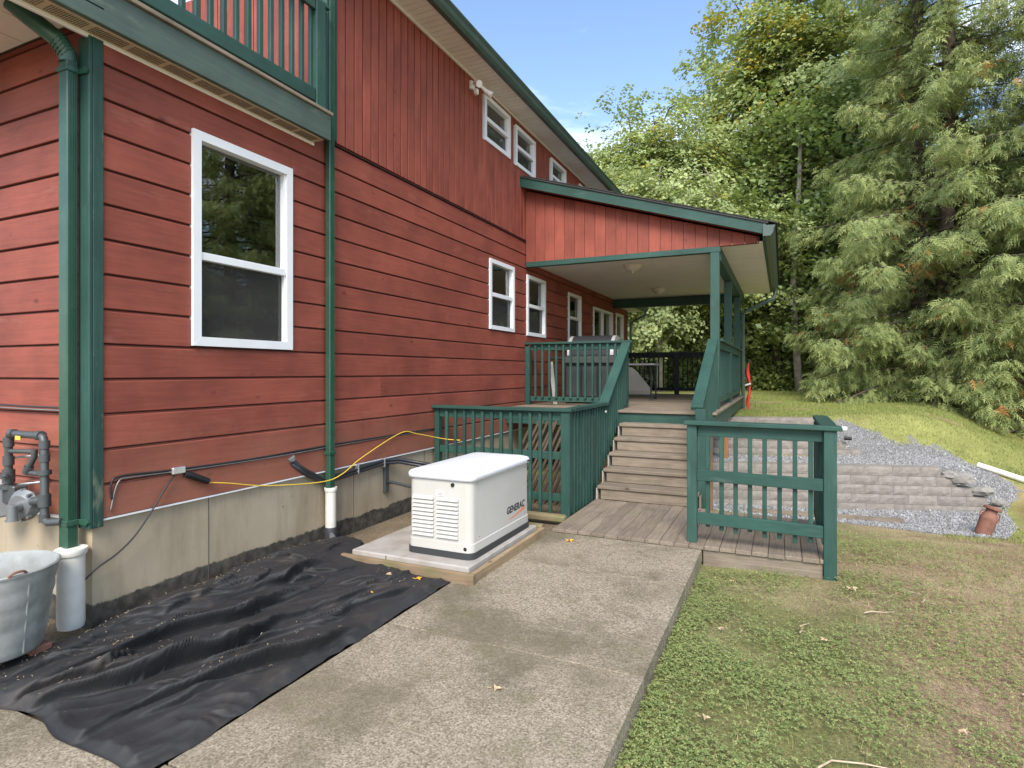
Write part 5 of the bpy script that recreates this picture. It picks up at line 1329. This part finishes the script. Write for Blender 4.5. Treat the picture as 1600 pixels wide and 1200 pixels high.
# ------------------------------------------------------------------ trees
def leaves_np(C, Nrm, size, cols, rng, fold=0.25):
    n = len(C)
    Nrm = Nrm/np.maximum(np.linalg.norm(Nrm, axis=1, keepdims=True), 1e-6)
    r = rng.normal(size=(n,3)); T = np.cross(Nrm, r); T /= np.maximum(np.linalg.norm(T,axis=1,keepdims=True),1e-6); B = np.cross(Nrm, T)
    s = size[:,None]
    shp = ((0,-0.55,0),(0.48,0.0,fold),(0,0.60,0),(-0.48,0.0,fold))
    V = np.stack([C + s*(u*T+v*B+w*Nrm) for u,v,w in shp], 1)
    F = (np.array([(0,1,2),(0,2,3)])[None]+np.arange(n)[:,None,None]*4).reshape(-1,3)
    return V.reshape(-1,3), F, np.repeat(cols, 4, 0)
def maple_parts(seed, H, rc, zb, nl, leaf=0.15, yellow=0.10, rt=0.2, openness=0.0):
    rng = np.random.default_rng(seed); rr = random.Random(seed)
    wood = MB(); zc = (zb+H)/2; hz = (H-zb)/2
    tp = [Vector((0.15*math.sin(k*0.9+seed)*k/3, 0.15*math.cos(k*1.1+seed)*k/3, H*0.8*k/7)) for k in range(8)]
    wood.tube([tuple(p) for p in tp], [rt*(1-0.85*k/7) for k in range(8)], 10)
    cl = []
    for i in range(22):
        t = rr.uniform(0.22, 0.95); k = min(int(t*7), 6); p0 = tp[k].lerp(tp[k+1], t*7-k)
        az = i*2.4+rr.uniform(-.3,.3); el = rr.uniform(-0.25, 0.9)
        e = Vector((math.cos(az)*math.cos(el)*rc, math.sin(az)*math.cos(el)*rc, zc+math.sin(el)*hz))*1.0
        e = Vector((e.x*rr.uniform(.65,.95), e.y*rr.uniform(.65,.95), min(max(e.z, p0.z-1.0), H*0.97)))
        mid = p0.lerp(e, 0.5)+Vector((0,0,rr.uniform(0.2,0.9)))
        pts = []
        for j in range(7):
            u = j/6; q = p0*(1-u)**2+mid*2*u*(1-u)+e*u*u; pts.append(q+Vector((rr.uniform(-.1,.1),rr.uniform(-.1,.1),rr.uniform(-.1,.1)))*(1 if 0<j<6 else 0))
        wood.tube([tuple(q) for q in pts], [rt*0.42*(1-0.85*j/6)+0.008 for j in range(7)], 6)
        for m_ in range(7):
            u = rr.uniform(0.3, 1.0); j = min(int(u*6),5); s0 = pts[j].lerp(pts[j+1], u*6-j)
            s1 = s0+Vector((rr.gauss(0,0.8),rr.gauss(0,0.8),rr.gauss(0.1,0.5)))*rc/4.5
            sm = s0.lerp(s1,0.5)+Vector((0,0,0.15))
            wood.tube([tuple(s0),tuple(sm),tuple(s1)], [0.03,0.018,0.006], 5)
            cl += [tuple(s1), tuple(sm)]
    # clumps on an uneven shell
    ns = int(420*(1-openness))
    d = rng.normal(size=(ns,3)); d /= np.linalg.norm(d,axis=1,keepdims=True)
    lump = 0.78+0.30*np.sin(d[:,0]*5+seed)*np.sin(d[:,1]*6+seed*2)+0.16*np.sin(d[:,2]*9+d[:,0]*7)
    rad = np.clip(lump*rng.uniform(0.70,1.05,ns), 0.35, 1.12)
    S = d*rad[:,None]*np.array([rc,rc,hz])+np.array([0,0,zc])
    C0 = np.concatenate([np.array(cl), S]); C0 = C0[C0[:,2] > zb*0.75]
    w = rng.uniform(0.4,1.6,len(C0)); w[:len(C0)-ns] *= 0.55; idx = rng.choice(len(C0), nl, p=w/w.sum())
    # leaves sit in flat, drooping sprays on twigs; the sprays build shelves
    per = 11; nsp = nl//per; idx = idx[:nsp]
    csz = rng.uniform(0.6,1.3,len(C0))[idx][:,None]; off = rng.normal(size=(nsp,3))*np.array([0.58,0.58,0.22])*csz
    off[:,2] -= 0.25*(off[:,0]**2+off[:,1]**2)
    SP = C0[idx]+off
    out = SP-np.array([0,0,zc-0.2*hz]); out /= np.maximum(np.linalg.norm(out,axis=1,keepdims=True),1e-6)
    SN = np.array([0,0,0.75])+out*0.85+rng.normal(size=(nsp,3))*0.38; SN /= np.linalg.norm(SN,axis=1,keepdims=True)
    T1 = np.cross(SN, rng.normal(size=(nsp,3))); T1 /= np.linalg.norm(T1,axis=1,keepdims=True); T2 = np.cross(SN, T1)
    sid = np.repeat(np.arange(nsp), per); nl = len(sid); idx = idx[sid]
    ar = rng.uniform(0.03,1,nl)**0.6*leaf*3.1; aa = rng.uniform(0,6.283,nl)
    P = SP[sid]+T1[sid]*(ar*np.cos(aa))[:,None]+T2[sid]*(ar*np.sin(aa)*0.75)[:,None]+rng.normal(size=(nl,3))*leaf*0.3
    P[:,2] -= 0.55*ar*ar/(leaf*3.1)
    Nn = SN[sid]+rng.normal(size=(nl,3))*0.24
    tone = (rng.uniform(0,1,len(C0))[idx]*0.35+rng.uniform(0,1,nsp)[sid]*0.4+rng.uniform(0,1,nl)*0.25)[:,None]
    col = np.array([0.24,0.31,0.13])*(1-tone)+np.array([0.48,0.54,0.23])*tone
    ycl = (rng.uniform(0,1,len(C0)) < yellow)[idx] & (rng.uniform(0,1,nl) < 0.55)
    yl = ycl | (rng.uniform(0,1,nl) < yellow*0.12)
    col = np.where(yl[:,None], np.array([0.55,0.45,0.08])*rng.uniform(0.6,1.2,(nl,1)), col)
    V, F, c = leaves_np(P, Nn, leaf*rng.uniform(0.65,1.3,nl), col, rng)
    return wood, V, F, c
def cedar_parts(seed, H, prof, nb, nf, trunks=((0,0),), frond=0.34):
    rng = np.random.default_rng(seed); rr = random.Random(seed); wood = MB()
    for (ox, oy) in trunks:
        wood.tube([(ox*0.3,oy*0.3,0),(ox*0.8,oy*0.8,H*0.12),(ox,oy,H*0.35),(ox*0.9,oy*0.9,H*0.7),(ox*.6,oy*.6,H)], [0.30,0.24,0.18,0.10,0.02], 10)
    P = []; D = []; S = []
    for i in range(nb):
        t = ((i+rr.random())/nb)**1.45; z = 0.35+t*(H-0.6); rad = np.interp(z, prof[0], prof[1])*rr.uniform(0.55,1.12)
        ox, oy = trunks[i % len(trunks)]
        az = i*2.399+rr.uniform(-.4,.4); ca, sa = math.cos(az), math.sin(az)
        dr = rr.uniform(0.15,0.42)*rad
        pts = []
        for j in range(7):
            u = j/6; pts.append((ox+ca*rad*u+0.08*math.sin(u*5+i), oy+sa*rad*u+0.08*math.cos(u*4+i), z+0.18*rad*u-dr*(u**1.5)+0.20*rad*max(0,u-0.75)))
        wood.tube(pts, [0.035*(1-0.9*j/6)*(1.3-0.6*t)+0.003 for j in range(7)], 5)
        A = np.array(pts); m = max(4, int(nf*rad/3.0))
        u = 0.14+0.88*rng.beta(1.5,0.9,m); k = np.clip((u*6).astype(int),0,5); fr = (u*6-k)[:,None]
        p = A[k]*(1-fr)+A[k+1]*fr
        ax = A[k+1]-A[k]; ax /= np.linalg.norm(ax,axis=1,keepdims=True)
        side = np.stack([-ax[:,1],ax[:,0],np.zeros(m)],-1); sg = rng.choice([-1,1],m)[:,None]*rng.uniform(0.25,1.2,m)[:,None]
        d = ax*rng.uniform(0.3,1.0,(m,1))+side*sg+np.array([0,0,-1])*rng.uniform(0.35,1.5,(m,1))+rng.normal(size=(m,3))*0.15
        d /= np.linalg.norm(d,axis=1,keepdims=True)
        P.append(p+side*sg*rng.uniform(0,0.32,(m,1))*(0.3+rad/4)-np.array([0,0,1])*rng.uniform(-0.05,0.45,(m,1))); D.append(d); S.append(np.full(m, frond)*rng.uniform(0.6,1.35,m))
    P = np.concatenate(P); D = np.concatenate(D); S = np.concatenate(S); n = len(P)
    up = np.array([0,0,1.0])+rng.normal(size=(n,3))*0.45; X = np.cross(D, up); X /= np.maximum(np.linalg.norm(X,axis=1,keepdims=True),1e-6)
    N_ = np.cross(X, D)
    V = []; nt = 7
    for q in range(nt):
        u = q/nt*0.9; sgn = 1 if q % 2 else -1
        b0 = P+D*(S*u)[:,None]; b1 = P+D*(S*(u+0.13))[:,None]
        L = S*(0.52-0.36*u)
        tip = b0+(X*sgn*0.80+D*0.75-N_*0.14)*L[:,None]+rng.normal(size=(n,3))*0.012
        if q == nt-1: tip = P+D*(S*1.2)[:,None]-N_*(S*0.12)[:,None]; b0 = P+D*(S*.8)[:,None]+X*(S*.05)[:,None]; b1 = P+D*(S*.8)[:,None]-X*(S*.05)[:,None]
        V += [b0, b1, tip]
    V = np.stack(V, 1).reshape(-1,3)
    t = np.clip(rng.normal(0.45,0.28,n),0,1)[:,None]
    col = np.array([0.18,0.24,0.095])*(1-t)+np.array([0.47,0.51,0.20])*t
    patch = (np.sin(P[:,0]*2.1+seed)*np.sin(P[:,1]*2.3)*np.sin(P[:,2]*1.9+1) > 0.72) & (rng.uniform(0,1,n) < 0.45)
    br = patch | (rng.uniform(0,1,n) < 0.012)
    col = np.where(br[:,None], np.array([0.48,0.22,0.075])*rng.uniform(0.6,1.1,(n,1)), col)
    F = np.arange(len(V)).reshape(-1,3)
    return wood, V, F, np.repeat(col, nt*3, 0)
def plant_tree(name, label, cat, loc, parts, wmat, lmat, rz=0, group=None, wname='trunk'):
    t = thing(name, label, cat, (loc[0], loc[1], float(zg(loc[0],loc[1]))-0.05 if len(loc) < 3 else loc[2]), group)
    t.rotation_euler.z = rz
    wood, V, F, c = parts
    link(wname, wood.mesh((0,0,0), 'all'), M[wmat], t)
    np_mesh('crown', V, F, M[lmat], t, col=c)
    return t
def copy_tree(src, label, loc, rz, s, group=None):
    r = src.copy(); COL.objects.link(r); r.location = (loc[0], loc[1], float(zg(loc[0],loc[1]))-0.05); r.rotation_euler.z = rz; r.scale = s
    r['label'] = label
    if group: r['group'] = group
    elif 'group' in r: del r['group']
    for ch_ in src.children:
        c = ch_.copy(); COL.objects.link(c); c.parent = r
    return r
cprof = ((0,1.2,4.5,6.3,7.4,9.5,13,18,24),(3.0,3.4,3.7,3.3,2.3,2.2,2.2,1.5,0.3))
c1 = plant_tree('cedar_tree', 'broad drooping cedar with twin trunks at the right of the lawn', 'tree', (8.0,20.2), cedar_parts(3, 22, cprof, 380, 270, ((-0.35,0.2),(0.35,-0.1)), 0.235), 'bark', 'frond', group='cedars')
cprof2 = ((0,1.5,5,8,12,18,24),(3.2,3.9,3.7,3.2,2.6,1.7,0.3))
c2 = plant_tree('cedar_tree', 'tall dense cedar at the right edge of the picture', 'tree', (11.2,19.0), cedar_parts(5, 23, cprof2, 360, 230, ((0,0),), 0.25), 'bark', 'frond', group='cedars')
copy_tree(c2, 'cedar beyond the right edge, seen mirrored in the large window', (14.6,15.6), 2.0, (1.05,1.05,1.0), 'cedars')
m1 = plant_tree('maple_tree', 'large leafy maple rising above the porch roof with some yellowing leaves', 'tree', (5.2,30.4), maple_parts(8, 19.5, 5.7, 5.0, 130000, 0.145, 0.12, 0.3), 'bark', 'leaf', group='maples')
m2 = plant_tree('maple_tree', 'rounded green maple just above the far end of the house roof', 'tree', (-1.6,27.0), maple_parts(12, 12.8, 5.2, 3.0, 100000, 0.13, 0.06, 0.22), 'bark', 'leaf', group='maples')
m3 = plant_tree('maple_tree', 'low spreading maple filling the gap below the porch ceiling', 'tree', (-0.3,23.8), maple_parts(21, 9.0, 4.6, 1.6, 90000, 0.115, 0.04, 0.16), 'bark_grey', 'leaf', group='maples')
copy_tree(m1, 'yellowing maple beyond the right edge, seen mirrored in the large window', (17.0,24.0), 1.3, (0.85,0.85,0.8), 'maples')
copy_tree(m2, 'pale green maple behind the twin-trunk cedar', (10.5,31.0), 2.2, (1.0,1.0,0.85), 'maples')
copy_tree(m1, 'tall maple far behind the house at the left of the treeline', (-6.0,35.0), 0.7, (0.8,0.8,0.65), 'maples')
copy_tree(m3, 'dark maple at the back of the wood behind the porch', (2.0,33.5), 2.9, (1.1,1.1,1.15), 'maples')
# bare-stemmed trunks at the edge of the wood
def stem_parts(seed, H, r):
    rr = random.Random(seed); wood = MB()
    pts = [(0.12*math.sin(k*0.8+seed), 0.1*math.cos(k*0.6+seed), H*k/8) for k in range(9)]
    wood.tube(pts, [r*(1-0.6*k/8) for k in range(9)], 9)
    for k in range(7):
        z = H*(0.25+0.09*k); a = rr.uniform(0,6.28); L = rr.uniform(0.5,1.5)
        wood.tube([(0.1,0,z),(L*0.5*math.cos(a),L*0.5*math.sin(a),z+0.1),(L*math.cos(a),L*math.sin(a),z+0.35)], [0.03,0.018,0.005], 5)
    return wood
spots = [(4.62,25.6,0.15,'pale split trunk standing at the edge of the wood right of the porch'),(4.0,26.6,0.2,'thick dark trunk just behind the pale split one'),(3.2,29.2,0.15,'grey trunk seen through the far porch opening'),(1.9,30.0,0.14,'slim pale trunk seen above the far porch railing'),(5.9,30.6,0.13,'thin dark trunk half hidden by the cedar skirt'),(2.4,31.5,0.2,'dark trunk deep in the wood behind the porch'),(0.6,31,0.16,'dim trunk in the wood near the house corner'),(3.9,33,0.2,'far trunk between the two dark ones in the wood')]
for i, (tx, ty, tr, lab) in enumerate(spots):
    wood = stem_parts(i+40, 11, tr)
    rng = np.random.default_rng(i+90); nl = 5200
    cl = np.stack([rng.normal(0,1.5,60), rng.normal(0,1.5,60), rng.uniform(2.0,11.5,60)], -1); ix = rng.integers(0,60,nl)
    P = cl[ix]+rng.normal(size=(nl,3))*np.array([0.6,0.6,0.25]); t_ = rng.uniform(0,1,(nl,1))
    V, F, c = leaves_np(P, np.array([0,0,1.0])+rng.normal(size=(nl,3))*0.5, 0.19*rng.uniform(0.7,1.3,nl), np.array([0.18,0.25,0.10])*(1-t_)+np.array([0.36,0.44,0.17])*t_, rng)
    plant_tree('woodland_tree', lab, 'tree', (tx, ty), (wood, V, F, c), 'bark_grey' if i in (0,2,3) else 'bark', 'leaf', group='woodland trees')
# understorey shrubs along the edge of the wood
def shrub_parts(seed, r, h, nl, leaf):
    rng = np.random.default_rng(seed); rr = random.Random(seed); wood = MB(); cl = []
    for i in range(12):
        a = i*2.4; e = Vector((math.cos(a)*r*rr.uniform(.3,.9), math.sin(a)*r*rr.uniform(.3,.9), h*rr.uniform(.45,1)))
        wood.tube([(0,0,0),(e.x*.35,e.y*.35,e.z*.6),tuple(e)], [0.02,0.014,0.005], 5); cl += [e, e*0.7, Vector((e.x,e.y,e.z*0.5)), Vector((e.x*1.1,e.y*1.1,0.25))]
    cl = np.array([tuple(v) for v in cl]); ix = rng.integers(0,len(cl),nl)
    P = cl[ix]+rng.normal(size=(nl,3))*np.array([0.28,0.28,0.16])*r; P[:,2] = np.abs(P[:,2])
    t_ = rng.uniform(0,1,(nl,1)); col = np.array([0.22,0.29,0.09])*(1-t_)+np.array([0.46,0.52,0.18])*t_
    V, F, c = leaves_np(P, np.array([0,0,1.0])+rng.normal(size=(nl,3))*0.6, leaf*rng.uniform(0.7,1.3,nl), col, rng)
    return wood, V, F, c
s1 = plant_tree('shrub', 'green bramble shrub at the wood edge left of the pale trunk', 'shrub', (3.5,26.9), shrub_parts(1,1.1,1.5,3200,0.11), 'bark', 'leaf', group='shrubs at the wood edge', wname='stem')
s2 = plant_tree('shrub', 'low yellow-green shrub at the foot of the pale split trunk', 'shrub', (5.3,26.6), shrub_parts(2,0.9,0.8,2400,0.10), 'bark', 'leaf', group='shrubs at the wood edge', wname='stem')
SH = [(4.4,26.7,s2,1.1),(2.3,27.2,s1,1.2),(1.2,27.0,s1,1.1),(0.0,27.6,s2,1.5),(2.9,26.6,s2,1.0),(-1.2,28,s1,1.3),(6.3,26.6,s1,0.9),(4.0,28.2,s1,1.7),(1.8,28.4,s1,1.8),(5.8,28.3,s1,1.7),(0.5,28.8,s1,1.9),(7.4,26.8,s1,1.2)]
SL = ['low bush in front of the thick dark trunk','tall bramble seen through the porch railing','bramble seen behind the slanted panel','spreading bush near the house corner','small bush beside the red parasol','bush behind the far house corner','bush tucked against the cedar skirt','high thicket behind the wood edge near the dark trunk','high thicket seen above the far railing','high thicket right of the pale trunk','high thicket near the far corner of the porch','bush in the shade under the cedar']
for (sx, sy, src, sc), lab in zip(SH, SL): copy_tree(src, lab, (sx, sy), sx*3.1, (sc,sc,sc), 'shrubs at the wood edge')
def far_wood():
    rng = np.random.default_rng(77); wood = MB(); rr = random.Random(9)
    for i in range(60):
        tx = rr.uniform(-26,30); ty = rr.uniform(35,46); r = rr.uniform(0.12,0.3); wood.tube([(tx,ty,0.5),(tx+rr.uniform(-.4,.4),ty,13)], [r,r*0.5], 6)
    nl = 42000; ncl = 900
    cl = np.stack([rng.uniform(-30,34,ncl), rng.uniform(34.5,46,ncl), 0.8+rng.beta(1.0,1.3,ncl)*10.5], -1); ix = rng.integers(0,ncl,nl)
    P = cl[ix]+rng.normal(size=(nl,3))*np.array([1.1,0.9,0.5]); t_ = rng.uniform(0,1,(nl,1))
    V, F, c = leaves_np(P, np.array([0,0,1.0])+rng.normal(size=(nl,3))*0.6, 0.42*rng.uniform(0.7,1.3,nl), np.array([0.14,0.19,0.08])*(1-t_)+np.array([0.28,0.34,0.14])*t_, rng)
    t = thing('far_wood', 'dark mass of woodland behind the nearer trees', 'wood', (0,40,0)); t['kind'] = 'stuff'
    o = link('trunks', wood.mesh((0,40,0)), M['bark'], t); o['kind'] = 'stuff'
    V = V-np.array([0,40,0]); o = np_mesh('foliage', V, F, M['leaf'], t, col=c); o['kind'] = 'stuff'
far_wood()
